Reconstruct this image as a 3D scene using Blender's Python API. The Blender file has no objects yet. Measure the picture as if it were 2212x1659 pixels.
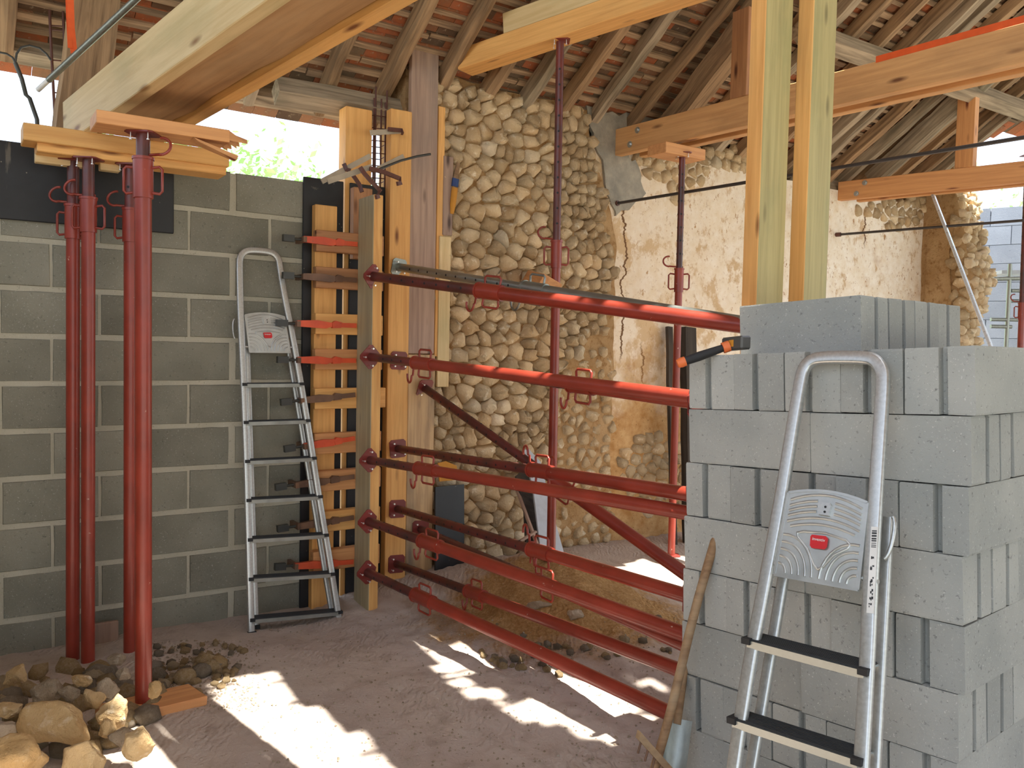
import bpy, bmesh, math, random
from mathutils import Vector, Matrix, noise as mnoise

random.seed(7)
SC = bpy.context.scene
COL = SC.collection
R2 = random.Random(11)

# ---------------------------------------------------------------- camera
F, CU, CV = 1800.0, 1106.0, 829.5            # focal length in pixels of the 2212 x 1659 frame
PITCH, ROLL = math.atan(84.5 / F), 0.021
CAM = Vector((0, 0, 1.75))
fw = Vector((0, math.cos(PITCH), -math.sin(PITCH)))
r0 = Vector((1, 0, 0)); u0 = Vector((0, math.sin(PITCH), math.cos(PITCH)))
RT = r0 * math.cos(ROLL) + u0 * math.sin(ROLL)
UP = u0 * math.cos(ROLL) - r0 * math.sin(ROLL)
cd = bpy.data.cameras.new('camera'); cam = bpy.data.objects.new('camera', cd); COL.objects.link(cam)
cd.sensor_width = 36.0; cd.lens = 36.0 * F / 2212.0; cd.clip_end = 400; cd.clip_start = 0.05
cam.matrix_world = Matrix(((RT.x, UP.x, -fw.x, CAM.x), (RT.y, UP.y, -fw.y, CAM.y), (RT.z, UP.z, -fw.z, CAM.z), (0, 0, 0, 1)))
SC.camera = cam

# ---------------------------------------------------------------- sky, sun, exposure
SUN_AZ, SUN_EL = math.radians(133), math.radians(74)   # azimuth from +Y towards +X
SUN = Vector((math.sin(SUN_AZ) * math.cos(SUN_EL), math.cos(SUN_AZ) * math.cos(SUN_EL), math.sin(SUN_EL)))
world = bpy.data.worlds.new('sky'); SC.world = world; world.use_nodes = True
wn = world.node_tree; wn.nodes.clear()
sky = wn.nodes.new('ShaderNodeTexSky'); sky.sky_type = 'NISHITA'; sky.sun_disc = False
sky.sun_elevation = SUN_EL; sky.sun_rotation = SUN_AZ; sky.air_density = 1.0; sky.dust_density = 3.0; sky.ozone_density = 1.0
whit = wn.nodes.new('ShaderNodeMixRGB'); whit.inputs[0].default_value = 0.45; whit.inputs[2].default_value = (6.5, 7.0, 7.6, 1)
bg = wn.nodes.new('ShaderNodeBackground'); bg.inputs[1].default_value = 0.5
wo = wn.nodes.new('ShaderNodeOutputWorld')
wn.links.new(sky.outputs[0], whit.inputs[1]); wn.links.new(whit.outputs[0], bg.inputs[0]); wn.links.new(bg.outputs[0], wo.inputs[0])
sl = bpy.data.lights.new('sun', 'SUN'); sl.energy = 23.0; sl.angle = math.radians(0.55); sl.color = (1.0, 0.95, 0.87)
so = bpy.data.objects.new('sun', sl); COL.objects.link(so)
so.rotation_euler = (-SUN).to_track_quat('-Z', 'Y').to_euler(); so.location = (8, 0, 12)
SC.view_settings.view_transform = 'Standard'; SC.view_settings.look = 'None'
SC.view_settings.gamma = 1.0; SC.view_settings.use_curve_mapping = False
SC.view_settings.exposure = -0.24
SC.cycles.max_bounces = 8; SC.cycles.diffuse_bounces = 5; SC.cycles.glossy_bounces = 3

# ---------------------------------------------------------------- measuring: photograph pixel -> point on a real plane
def ray(u, v): return fw + RT * ((u - CU) / F) - UP * ((v - CV) / F)
def PY(u, v, y): r = ray(u, v); return CAM + r * (y / r.y)
def PZ(u, v, z): r = ray(u, v); return CAM + r * ((z - CAM.z) / r.z)
def PP(u, v, o, n): r = ray(u, v); return CAM + r * ((Vector(o) - CAM).dot(n) / r.dot(n))
def proj(p):
    q = Vector(p) - CAM; z = q.dot(fw); return CU + F * q.dot(RT) / z, CV - F * q.dot(UP) / z
# wall frame: s runs along the wall (E), d outwards through it (N), z up; d = 0 is the inner face of the block wall
W0 = Vector((-2.79, 4.54, 0)); _a = math.atan((3790 - 1106) / F)
E = Vector((math.sin(_a), math.cos(_a), 0)); N = Vector((-math.cos(_a), math.sin(_a), 0)); Z = Vector((0, 0, 1))
def W(s, d, z): return W0 + E * s + N * d + Z * z
def PD(u, v, d): r = ray(u, v); return CAM + r * ((d - (CAM - W0).dot(N)) / r.dot(N))
def SD(p): q = Vector(p) - W0; return q.dot(E), q.dot(N), p[2]
def S_(u, d, v=800): return SD(PD(u, v, d))[0]
def Zp(u, v, d): return PD(u, v, d).z
ROOF_T, ROOF_Z = 0.66, 3.75                      # roof plane (underside of the tiles): z = ROOF_Z - ROOF_T * d
SLOPE = (N - Z * ROOF_T).normalized()            # down the slope
RNORM = (N * ROOF_T + Z).normalized()
def roof_p(s, d, off=0): return W(s, d, ROOF_Z - ROOF_T * d) + RNORM * off
def PRF(u, v, off=0):
    r = ray(u, v)
    return CAM + r * ((ROOF_Z + off - CAM.z - ROOF_T * (CAM - W0).dot(N)) / (r.z + ROOF_T * r.dot(N)))

def sstep(a, b, x):
    t = max(0.0, min(1.0, (x - a) / (b - a))); return t * t * (3 - 2 * t)
def nz(x, y, z=0.0, o=0): return mnoise.noise(Vector((x + 37.1 * o, y - 11.3 * o, z + 5.7 * o)))
def gz(x, y, cx, cy, a, b): return math.exp(-((x - cx) / a) ** 2 - ((y - cy) / b) ** 2)
def floor_h(x, y, fine=True):
    s, d, _ = SD((x, y, 0))
    h = 0.10 * sstep(-1.0, 0.0, d) * sstep(1.7, 2.6, s) * (1 - 0.4 * sstep(4, 6, s))
    h -= 0.03 * sstep(-1.2, -0.3, d) * (1 - sstep(1.5, 2.2, s))
    h += 0.30 * gz(x, y, 0.28, 5.64, 0.60, 0.45) + 0.06 * gz(x, y, 1.3, 6.5, 0.6, 0.6)
    h += 0.13 * gz(x, y, 0.2, 5.0, 0.55, 0.34) + 0.09 * gz(x, y, 0.75, 4.9, 0.4, 0.5)
    h += 0.10 * gz(x, y, -2.4, 3.8, 0.55, 0.5) + 0.06 * gz(x, y, -1.6, 4.6, 0.6, 0.3)
    h += 0.022 * nz(x * 0.9, y * 0.9) + 0.016 * nz(x * 2.3, y * 2.3, 0, 1)
    if fine:
        soil = gz(x, y, 0.3, 5.1, 0.8, 0.6)
        h += (0.007 + 0.030 * soil) * nz(x * 7, y * 7, 0, 2) + (0.004 + 0.014 * soil) * nz(x * 16, y * 16, 0, 3)
        st = sstep(0.08, 0.25, nz(x * 1.1 + 3, y * 1.1, 0, 5))      # trodden areas: boot-sole ridges
        h += 0.004 * st * math.sin(55 * (x * 0.8 + y * 0.6) + 9 * nz(x * 3, y * 3, 0, 6))
    return h
def PF(u, v, dz=0.0):
    z = 0.0
    for _ in range(12):
        p = PZ(u, v, z + dz); z = floor_h(p.x, p.y, False)
    return Vector((p.x, p.y, z + dz))

# ---------------------------------------------------------------- mesh building
class MB:
    def __init__(s): s.v = []; s.f = []; s.sm = []; s.at = []
    def add(s, verts, faces, smooth=False):
        b = len(s.v); s.v += [Vector(p) for p in verts]
        for f in faces: s.f.append(tuple(b + i for i in f)); s.sm.append(smooth)
    def box(s, a, b):
        (x0, y0, z0), (x1, y1, z1) = a, b
        s.add([(x0, y0, z0), (x1, y0, z0), (x1, y1, z0), (x0, y1, z0), (x0, y0, z1), (x1, y0, z1), (x1, y1, z1), (x0, y1, z1)],
              [(3, 2, 1, 0), (4, 5, 6, 7), (0, 1, 5, 4), (1, 2, 6, 5), (2, 3, 7, 6), (3, 0, 4, 7)]); return s
    def obox(s, c, ax, hx, ay, hy, az, hz):
        c = Vector(c); X, Y, Zv = Vector(ax) * hx, Vector(ay) * hy, Vector(az) * hz
        p = [c + X * i + Y * j + Zv * k for k in (-1, 1) for i, j in ((-1, -1), (1, -1), (1, 1), (-1, 1))]
        fl = [(3, 2, 1, 0), (4, 5, 6, 7), (0, 1, 5, 4), (1, 2, 6, 5), (2, 3, 7, 6), (3, 0, 4, 7)]
        if X.cross(Y).dot(Zv) < 0: fl = [f[::-1] for f in fl]
        s.add(p, fl); return s
    def prism(s, poly, h0, h1, fn):
        """poly: 2-D outline (ccw); fn(x, y, h) -> point"""
        n = len(poly)
        s.add([fn(x, y, h0) for x, y in poly] + [fn(x, y, h1) for x, y in poly],
              [tuple(range(n))[::-1], tuple(range(n, 2 * n))] + [(i, (i + 1) % n, n + (i + 1) % n, n + i) for i in range(n)]); return s
    def sweep(s, path, prof, ref=None, closed=False, caps=True, smooth=True, fn=None):
        """profile (list of 2-D) swept along a path; ref fixes the profile's first axis"""
        P = [Vector(p) for p in path]; n = len(P); m = len(prof); rows = []; last = None
        for i in range(n):
            a = P[(i - 1) % n] if (closed or i > 0) else P[0]
            b = P[(i + 1) % n] if (closed or i < n - 1) else P[-1]
            t = (b - a).normalized()
            if ref is not None: x = Vector(ref)
            elif last is not None: x = last
            else: x = Vector((0, 0, 1)) if abs(t.z) < 0.9 else Vector((1, 0, 0))
            x = (x - t * x.dot(t))
            if x.length < 1e-5: x = t.orthogonal()
            x.normalize(); last = x; y = t.cross(x); k = fn(i) if fn else 1.0
            rows.append([P[i] + x * (px * k) + y * (py * k) for px, py in prof])
        vs = [p for r in rows for p in r]; fs = []
        for i in range(n if closed else n - 1):
            for j in range(m):
                a = i * m + j; b = i * m + (j + 1) % m; c = ((i + 1) % n) * m + (j + 1) % m; e = ((i + 1) % n) * m + j
                fs.append((a, b, c, e))
        s.add(vs, fs, smooth)
        if caps and not closed: s.add(rows[0], [tuple(range(m))[::-1]]); s.add(rows[-1], [tuple(range(m))])
        return s
    def tube(s, path, r, n=10, closed=False, fn=None, smooth=True, ref=None):
        return s.sweep(path, [(r * math.cos(2 * math.pi * k / n), r * math.sin(2 * math.pi * k / n)) for k in range(n)], ref, closed, True, smooth, fn)
    def ring(s, z0, z1, r, ri=0, n=20):
        """solid collar around local z"""
        return s.tube([(0, 0, z0), (0, 0, z1)], r, n)
    def mesh(s, name):
        m = bpy.data.meshes.new(name); m.from_pydata([tuple(p) for p in s.v], [], s.f)
        m.polygons.foreach_set('use_smooth', s.sm)
        if s.at:
            a = m.attributes.new('tid', 'FLOAT', 'FACE'); a.data.foreach_set('value', s.at)
        m.update(); return m

def props(o, label=None, cat=None, group=None, kind=None):
    if label: o['label'] = label
    if cat: o['category'] = cat
    if group: o['group'] = group
    if kind: o['kind'] = kind
    return o
def obj(name, mb, mat, parent=None, mtx=None, bev=0.0, label=None):
    me = mb.mesh(name) if isinstance(mb, MB) else mb
    o = bpy.data.objects.new(name, me); COL.objects.link(o)
    if mat is not None and not me.materials: me.materials.append(mat)
    if parent is not None: o.parent = parent
    if mtx is not None: o.matrix_basis = mtx
    if bev:
        b = o.modifiers.new('b', 'BEVEL'); b.width = bev; b.segments = 1; b.limit_method = 'ANGLE'; b.angle_limit = 0.7
    if label: o['label'] = label
    return o
def empty(name, mtx, label=None, cat=None, group=None, kind=None):
    o = bpy.data.objects.new(name, None); COL.objects.link(o); o.empty_display_size = 0.05
    o.matrix_basis = mtx if isinstance(mtx, Matrix) else Matrix.Translation(mtx)
    return props(o, label, cat, group, kind)
def frame(o, x, y=None, z=None):
    """matrix with origin o, local X along x and local Z near z"""
    x = Vector(x).normalized(); z = Vector(z) if z is not None else Z
    y = z.cross(x)
    if y.length < 1e-5: y = N.cross(x)
    y.normalize(); z = x.cross(y)
    return Matrix(((x.x, y.x, z.x, o[0]), (x.y, y.y, z.y, o[1]), (x.z, y.z, z.z, o[2]), (0, 0, 0, 1)))
def frame_z(o, z, xref):
    z = Vector(z).normalized(); x = Vector(xref); x = (x - z * x.dot(z)).normalized(); y = z.cross(x)
    return Matrix(((x.x, y.x, z.x, o[0]), (x.y, y.y, z.y, o[1]), (x.z, y.z, z.z, o[2]), (0, 0, 0, 1)))
def inpoly(x, y, P):
    c = False; n = len(P)
    for i in range(n):
        x0, y0 = P[i]; x1, y1 = P[(i + 1) % n]
        if (y0 > y) != (y1 > y) and x < (x1 - x0) * (y - y0) / (y1 - y0) + x0: c = not c
    return c

# ---------------------------------------------------------------- materials
def L(r, g, b):
    f = lambda c: (c / 255 / 12.92) if c / 255 <= 0.04045 else ((c / 255 + 0.055) / 1.055) ** 2.4
    return (f(r), f(g), f(b), 1)
class NT:
    def __init__(s, name):
        s.m = bpy.data.materials.new(name); s.m.use_nodes = True; s.t = s.m.node_tree; s.t.nodes.clear()
        s.o = s.n('OutputMaterial'); s.b = s.n('BsdfPrincipled'); s.l(s.b.outputs[0], s.o.inputs[0])
        s.tc = s.n('TexCoord').outputs['Object']
    def n(s, k): return s.t.nodes.new('ShaderNode' + k)
    def l(s, a, b): s.t.links.new(a, b)
    def put(s, sock, val):
        if hasattr(val, 'links'): s.l(val, sock)
        else: sock.default_value = val
    def map(s, sc, loc=(0, 0, 0), src=None):
        m = s.n('Mapping'); m.inputs['Scale'].default_value = sc; m.inputs['Location'].default_value = loc
        s.l(src or s.tc, m.inputs['Vector']); return m.outputs[0]
    def rnd(s): return s.n('ObjectInfo').outputs['Random']
    def shift(s, k=30.0):
        """object coordinates moved by the object's random number, so copies differ"""
        v = s.n('VectorMath'); v.operation = 'ADD'; c = s.n('CombineXYZ'); m = s.math('MULTIPLY', s.rnd(), k)
        for i in range(3): s.l(m, c.inputs[i])
        s.l(s.tc, v.inputs[0]); s.l(c.outputs[0], v.inputs[1]); return v.outputs[0]
    def noise(s, vec, scale, detail=5, rough=0.55, dist=0.0):
        x = s.n('TexNoise'); s.l(vec, x.inputs['Vector']); x.inputs['Scale'].default_value = scale
        x.inputs['Detail'].default_value = detail; x.inputs['Roughness'].default_value = rough; x.inputs['Distortion'].default_value = dist
        return x.outputs[0]
    def vor(s, vec, scale, feat='F1', out='Distance'):
        x = s.n('TexVoronoi'); x.feature = feat; s.l(vec, x.inputs['Vector']); x.inputs['Scale'].default_value = scale; return x.outputs[out]
    def ramp(s, fac, stops):
        r = s.n('ValToRGB'); s.l(fac, r.inputs[0]); e = r.color_ramp.elements
        while len(e) < len(stops): e.new(0.5)
        for i, (p, c) in enumerate(stops): e[i].position = p; e[i].color = c if len(c) == 4 else (*c, 1)
        return r.outputs[0]
    def step(s, fac, a, b):
        m = s.n('MapRange'); m.inputs[1].default_value = a; m.inputs[2].default_value = b; s.l(fac, m.inputs[0]); return m.outputs[0]
    def mix(s, fac, a, b, mode='MIX'):
        m = s.n('MixRGB'); m.blend_type = mode; s.put(m.inputs[0], fac); s.put(m.inputs[1], a); s.put(m.inputs[2], b); return m.outputs[0]
    def math(s, op, a, b=0.0):
        m = s.n('Math'); m.operation = op; s.put(m.inputs[0], a); s.put(m.inputs[1], b); return m.outputs[0]
    def bump(s, h, strength=0.4, dist=0.01):
        b = s.n('Bump'); b.inputs['Strength'].default_value = strength; b.inputs['Distance'].default_value = dist
        s.l(h, b.inputs['Height']); s.l(b.outputs[0], s.b.inputs['Normal'])
    def done(s, col, rough=0.8, metal=0.0, spec=None):
        s.put(s.b.inputs['Base Color'], col); s.put(s.b.inputs['Roughness'], rough); s.b.inputs['Metallic'].default_value = metal
        if spec is not None: s.b.inputs['Specular IOR Level'].default_value = spec
        return s.m
def vary(t, col, amt):
    """brightness differs a little from object to object"""
    h = t.n('HueSaturation'); t.l(col, h.inputs['Color'])
    t.l(t.math('ADD', t.math('MULTIPLY', t.rnd(), 2 * amt), 1 - amt), h.inputs['Value']); return h.outputs[0]

def wood(name, light, dark, knot=None, gscale=1.0, amt=0.08, stain=None, bump=0.15, rough=0.6, stain_amt=0.5):
    t = NT(name); v = t.shift()
    g = t.noise(t.map((0.7 * gscale, 14 * gscale, 14 * gscale), src=v), 2.2, 6, 0.6, 0.6)
    col = t.ramp(g, [(0.25, dark), (0.62, light)])
    if knot:
        k = t.vor(t.map((1.6, 6, 6), src=v), 1.3); col = t.mix(t.step(k, 0.16, 0.05), col, knot)
    if stain:
        n = t.noise(t.map((1.0, 3, 3), src=v), 1.5, 5); col = t.mix(t.math('MULTIPLY', t.step(n, 0.5, 0.72), stain_amt), col, stain)
    t.bump(g, bump, 0.004)
    return t.done(vary(t, col, amt), rough)
M = {}
M['pine'] = wood('fresh_pine', L(232, 178, 106), L(205, 146, 78), L(120, 70, 30), stain=L(176, 146, 96), stain_amt=0.35)
M['pine_pale'] = wood('pale_spruce', L(226, 200, 150), L(203, 172, 118), L(140, 100, 60), stain=L(170, 160, 110))
M['pine_orange'] = wood('orange_pine', L(216, 158, 102), L(190, 130, 80), L(110, 50, 30))
M['pine_tan'] = wood('tan_pine', L(218, 168, 112), L(192, 140, 88), L(110, 66, 34), stain=L(150, 112, 74), stain_amt=0.5)
M['pine_green'] = wood('treated_pine', L(186, 172, 118), L(160, 146, 96), L(95, 85, 45), stain=L(120, 130, 88))
M['pine_red'] = wood('reddish_offcut', L(182, 132, 90), L(146, 98, 62), L(80, 40, 20), stain=L(110, 84, 60))
M['grey_plank'] = wood('weathered_plank', L(170, 142, 122), L(132, 106, 92), L(80, 60, 50), stain=L(120, 108, 100))
M['plank_stained'] = wood('stained_plank', L(206, 172, 126), L(164, 130, 92), L(90, 70, 50), stain=L(92, 84, 76), stain_amt=0.8)
M['old'] = wood('old_oak', L(172, 140, 104), L(92, 70, 48), None, 0.9, 0.16, L(70, 56, 42), 0.7, 0.9)
M['old_grey'] = wood('old_grey_oak', L(178, 160, 134), L(98, 84, 66), None, 0.9, 0.14, L(74, 78, 58), 0.7, 0.9)
M['old_dirty'] = wood('dirty_old_beam', L(176, 136, 92), L(132, 98, 64), None, 0.5, 0.05, L(190, 158, 118), 0.6, 0.95)
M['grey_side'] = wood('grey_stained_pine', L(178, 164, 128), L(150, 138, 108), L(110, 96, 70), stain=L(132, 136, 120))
M['dark_wood'] = wood('dark_board', L(70, 62, 54), L(34, 28, 24), None, 0.8, 0.1, L(100, 86, 70), 0.6, 0.9)
M['lath'] = wood('old_lath', L(178, 150, 118), L(96, 76, 58), None, 1.2, 0.25, L(66, 54, 44), 0.6, 0.95)
M['stick'] = wood('worn_handle', L(150, 118, 84), L(104, 76, 52), None, 1, 0.05, L(186, 170, 140), 0.3, 0.7)

def paint(name, col, chip, rough=0.42, dark=None):
    t = NT(name); v = t.shift()
    n = t.noise(v, 28, 5, 0.6); n2 = t.noise(v, 6, 4)
    c = t.mix(t.step(n2, 0.35, 0.7), dark or tuple(x * 0.72 for x in col[:3]) + (1,), col)
    c = t.mix(t.step(n, 0.70, 0.74), c, chip)
    t.bump(n2, 0.05, 0.002)
    t.b.inputs['Coat Weight'].default_value = 0.35; t.b.inputs['Coat Roughness'].default_value = 0.22
    return t.done(vary(t, c, 0.07), t.math('ADD', t.math('MULTIPLY', n2, 0.25), rough - 0.12))
M['red'] = paint('red_prop_paint', L(150, 54, 36), L(196, 168, 150))
M['red_dark'] = paint('worn_red_tube', L(112, 42, 34), L(70, 52, 46), 0.5, L(66, 34, 30))
M['red_plate'] = paint('red_plate_paint', L(128, 42, 34), L(90, 60, 50), 0.55)
M['orange'] = paint('orange_clamp_paint', L(232, 92, 48), L(110, 74, 52), 0.5, L(196, 70, 36))
M['rust'] = paint('rusty_steel', L(128, 94, 70), L(176, 164, 148), 0.75, L(84, 58, 42))
M['pale_bar'] = paint('dusty_flat_bar', L(184, 170, 148), L(120, 90, 70), 0.7)
M['dark_steel'] = paint('dark_steel', L(58, 60, 56), L(110, 100, 90), 0.55)
M['hammer'] = paint('hammer_steel', L(72, 70, 66), L(130, 120, 100), 0.5)

def metal(name, col, rough, sc=(2, 40, 40), mm=1.0):
    t = NT(name); n = t.noise(t.map(sc), 3, 4)
    c = t.mix(t.step(n, 0.3, 0.75), tuple(x * 0.78 for x in col[:3]) + (1,), col); t.bump(n, 0.04, 0.002)
    return t.done(c, t.math('ADD', t.math('MULTIPLY', n, 0.2), rough - 0.1), mm)
M['alu'] = metal('aluminium', (0.60, 0.61, 0.59, 1), 0.36, (30, 30, 2), 0.75)
M['alu_plate'] = metal('pressed_aluminium', (0.60, 0.62, 0.60, 1), 0.38, (6, 6, 6), 0.8)
M['alu_step'] = metal('step_aluminium', (0.42, 0.44, 0.41, 1), 0.4, (6, 6, 6), 0.8)
M['alu_bright'] = metal('bright_profile', (0.82, 0.88, 0.92, 1), 0.3, (20, 20, 2), 0.35)  # blue-white base colour stands in for the sky reflected in it
M['galv'] = metal('galvanised_steel', (0.36, 0.39, 0.36, 1), 0.42, (20, 20, 3), 0.85)
M['zinc'] = metal('zinc_bolt', (0.7, 0.74, 0.74, 1), 0.35, (20, 20, 20))
M['nail'] = NT('nail_head').done((0.85, 0.85, 0.82, 1), 0.3, 0.6)
M['rebar'] = paint('rusty_rebar', L(98, 58, 46), L(60, 40, 34), 0.8)
M['rod'] = paint('dark_tie_rod', L(62, 56, 52), L(120, 112, 100), 0.5)
def plain(name, col, rough=0.6, spec=None):
    t = NT(name); n = t.noise(t.tc, 14, 4); c = t.mix(t.step(n, 0.3, 0.8), tuple(x * 0.8 for x in col[:3]) + (1,), col)
    return t.done(c, rough, 0, spec)
M['black_rubber'] = plain('black_rubber', L(34, 34, 36), 0.65)
M['tread'] = plain('ribbed_tread', L(56, 58, 60), 0.6)
M['strap'] = plain('orange_strap', L(236, 96, 36), 0.7)
M['sticker_red'] = plain('red_sticker', L(206, 34, 40), 0.4)
M['white'] = plain('white_print', L(236, 236, 232), 0.5)
M['ink'] = plain('dark_print', L(50, 52, 54), 0.5)
M['blue'] = plain('blue_label', L(40, 66, 120), 0.5)
M['grip'] = plain('orange_grip', L(236, 120, 60), 0.5)
M['yellow'] = plain('yellow_sheet', L(206, 140, 40), 0.7)
M['panel_white'] = plain('pale_panel', L(196, 202, 208), 0.55)
def ply():
    t = NT('black_film_plywood'); v = t.tc
    n = t.noise(v, 9, 6, 0.6); sp = t.vor(v, 16); dr = t.noise(t.map((3, 3, 0.6)), 3.2, 5, 0.6)
    c = t.mix(t.step(n, 0.3, 0.8), L(20, 22, 26), L(38, 39, 42))
    c = t.mix(t.step(sp, 0.06, 0.03), c, L(150, 140, 124))
    c = t.mix(t.math('MULTIPLY', t.step(dr, 0.66, 0.72), 0.55), c, L(120, 112, 98))
    return t.done(c, t.math('ADD', t.math('MULTIPLY', n, 0.3), 0.3))
M['ply'] = ply()
def block(name, a, b, pit):
    t = NT(name); v = t.shift(9.0)
    big = t.noise(v, 2.2, 3); mid = t.noise(v, 62, 4, 0.7); fine = t.noise(v, 130, 3, 0.7)
    c = t.mix(t.step(big, 0.3, 0.7), a, b)
    c = t.mix(t.math('MULTIPLY', t.step(fine, 0.62, 0.72), 0.45), c, L(236, 234, 226))
    c = t.mix(t.math('MULTIPLY', t.step(mid, 0.40, 0.28), 0.75), c, pit)
    h = t.math('ADD', t.math('MULTIPLY', mid, 0.6), t.math('MULTIPLY', fine, 0.5)); t.bump(h, 0.55, 0.004)
    return t.done(vary(t, c, 0.10), 0.95, 0, 0.2)
M['block'] = block('concrete_block', L(146, 148, 144), L(170, 170, 164), L(84, 86, 84))
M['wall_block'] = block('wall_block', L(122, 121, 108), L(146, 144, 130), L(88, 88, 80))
M['mortar'] = block('mortar', L(172, 168, 150), L(188, 184, 166), L(132, 128, 112))
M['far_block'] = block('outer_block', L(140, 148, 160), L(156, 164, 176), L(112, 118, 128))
def stone(name, a, b, c3, amt=0.22):
    t = NT(name); v = t.shift()
    big = t.noise(v, 5, 4); mid = t.noise(v, 18, 6, 0.65); fine = t.noise(v, 60, 4, 0.7)
    c = t.mix(t.step(big, 0.3, 0.72), a, b); c = t.mix(t.step(mid, 0.56, 0.7), c, c3)
    r2 = t.math('FRACT', t.math('MULTIPLY', t.rnd(), 7.31)); c = t.mix(t.math('MULTIPLY', t.step(r2, 0.70, 0.95), 0.55), c, b); c = t.mix(t.math('MULTIPLY', t.step(r2, 0.14, 0.0), 0.6), c, c3)
    h = t.math('ADD', mid, t.math('MULTIPLY', fine, 0.4)); t.bump(h, 1.0, 0.022)
    return t.done(vary(t, c, amt), 0.95, 0, 0.2)
M['stone'] = stone('limestone', L(216, 193, 156), L(182, 152, 112), L(234, 220, 192), 0.24)
M['rock'] = stone('rubble_rock', L(216, 192, 150), L(190, 156, 106), L(232, 216, 186), 0.14)
M['rock_grey'] = stone('grey_rock', L(182, 166, 144), L(152, 136, 114), L(204, 192, 174), 0.14)
def earth():
    t = NT('earth_mortar'); v = t.tc
    n = t.noise(v, 3.2, 5); m = t.noise(v, 16, 6, 0.7); f = t.noise(v, 70, 4, 0.7); ck = t.vor(t.map((9, 9, 13)), 1.0, 'DISTANCE_TO_EDGE')
    c = t.mix(t.step(n, 0.35, 0.7), L(164, 130, 88), L(192, 160, 118)); c = t.mix(t.step(m, 0.5, 0.68), c, L(140, 102, 60))
    h = t.math('ADD', t.math('MULTIPLY', m, 1.0), t.math('MULTIPLY', f, 0.4)); t.bump(h, 0.9, 0.02)
    return t.done(c, 0.97, 0, 0.15)
M['earth'] = earth()
def plaster():
    # lime plaster that has come off in patches: white high and to the right, earth brown low on the left (the coat itself differs there)
    t = NT('lime_plaster'); v = t.tc
    sep = t.n('SeparateXYZ'); t.l(v, sep.inputs[0])
    n = t.noise(v, 2.4, 6, 0.6); m = t.noise(v, 9, 6, 0.65); f = t.noise(v, 40, 5, 0.7); sp = t.noise(t.map((1, 1, 0.7)), 13, 4, 0.8)
    lo = t.math('ADD', t.step(sep.outputs[2], 0.9, 1.9), t.math('MULTIPLY', t.math('SUBTRACT', n, 0.5), 2.2))
    keep = t.step(lo, 0.25, 0.8)
    white = t.mix(t.step(m, 0.35, 0.7), L(242, 234, 220), L(228, 212, 186))
    white = t.mix(t.step(sp, 0.60, 0.68), white, L(170, 130, 88))
    brown = t.mix(t.step(m, 0.35, 0.65), L(168, 124, 74), L(200, 164, 116)); brown = t.mix(t.step(f, 0.6, 0.7), brown, L(122, 88, 54))
    sx = t.math('ADD', t.math('MULTIPLY', sep.outputs[0], 0.831), t.math('MULTIPLY', sep.outputs[1], 0.557))      # metres along the wall
    bn = t.noise(t.map((1, 1, 0.8), (3, 1, 2)), 4.5, 6, 0.7); lft = t.math('MULTIPLY', t.step(sx, 2.6, 0.6), 0.05)
    bare = t.step(t.math('ADD', bn, lft), 0.555, 0.63); white = t.mix(t.math('MULTIPLY', bare, 0.75), white, L(192, 158, 112))
    white = t.mix(t.math('MULTIPLY', t.step(sx, 3.0, 0.4), 0.35), white, L(206, 174, 130))
    white = t.mix(t.math('MULTIPLY', t.step(t.noise(v, 22, 5, 0.75), 0.58, 0.66), 0.5), white, L(176, 142, 100))
    for s0, z0, z1 in ((0.52, -2.4, -0.8), (0.78, -3.2, -2.3), (3.9, -1.15, -0.75)):
        zr = t.math('ADD', sep.outputs[2], 0.0)
        wob = t.math('MULTIPLY', t.math('SUBTRACT', t.noise(t.map((0.4, 0.4, 2.6), (s0, 0, 0)), 1.6, 5, 0.6), 0.5), 0.34)
        ln = t.step(t.math('ABSOLUTE', t.math('SUBTRACT', sx, t.math('ADD', wob, s0))), 0.013, 0.006)
        rg = t.math('MULTIPLY', t.step(zr, z0 + 4.0, z0 + 4.12), t.step(zr, z1 + 4.12, z1 + 4.0)); white = t.mix(t.math('MULTIPLY', ln, rg), white, L(110, 80, 54))
    c = t.mix(keep, brown, white)
    h = t.math('ADD', t.math('MULTIPLY', m, 0.8), t.math('MULTIPLY', f, 0.35)); t.bump(h, 0.6, 0.012)
    return t.done(c, 0.95, 0, 0.2)
M['plaster'] = plaster()
def cement():
    t = NT('grey_cement'); m = t.noise(t.tc, 8, 6, 0.65); c = t.mix(t.step(m, 0.35, 0.68), L(138, 134, 124), L(170, 162, 146)); t.bump(m, 0.8, 0.02)
    return t.done(c, 0.95, 0, 0.2)
M['cement'] = cement()
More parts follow.
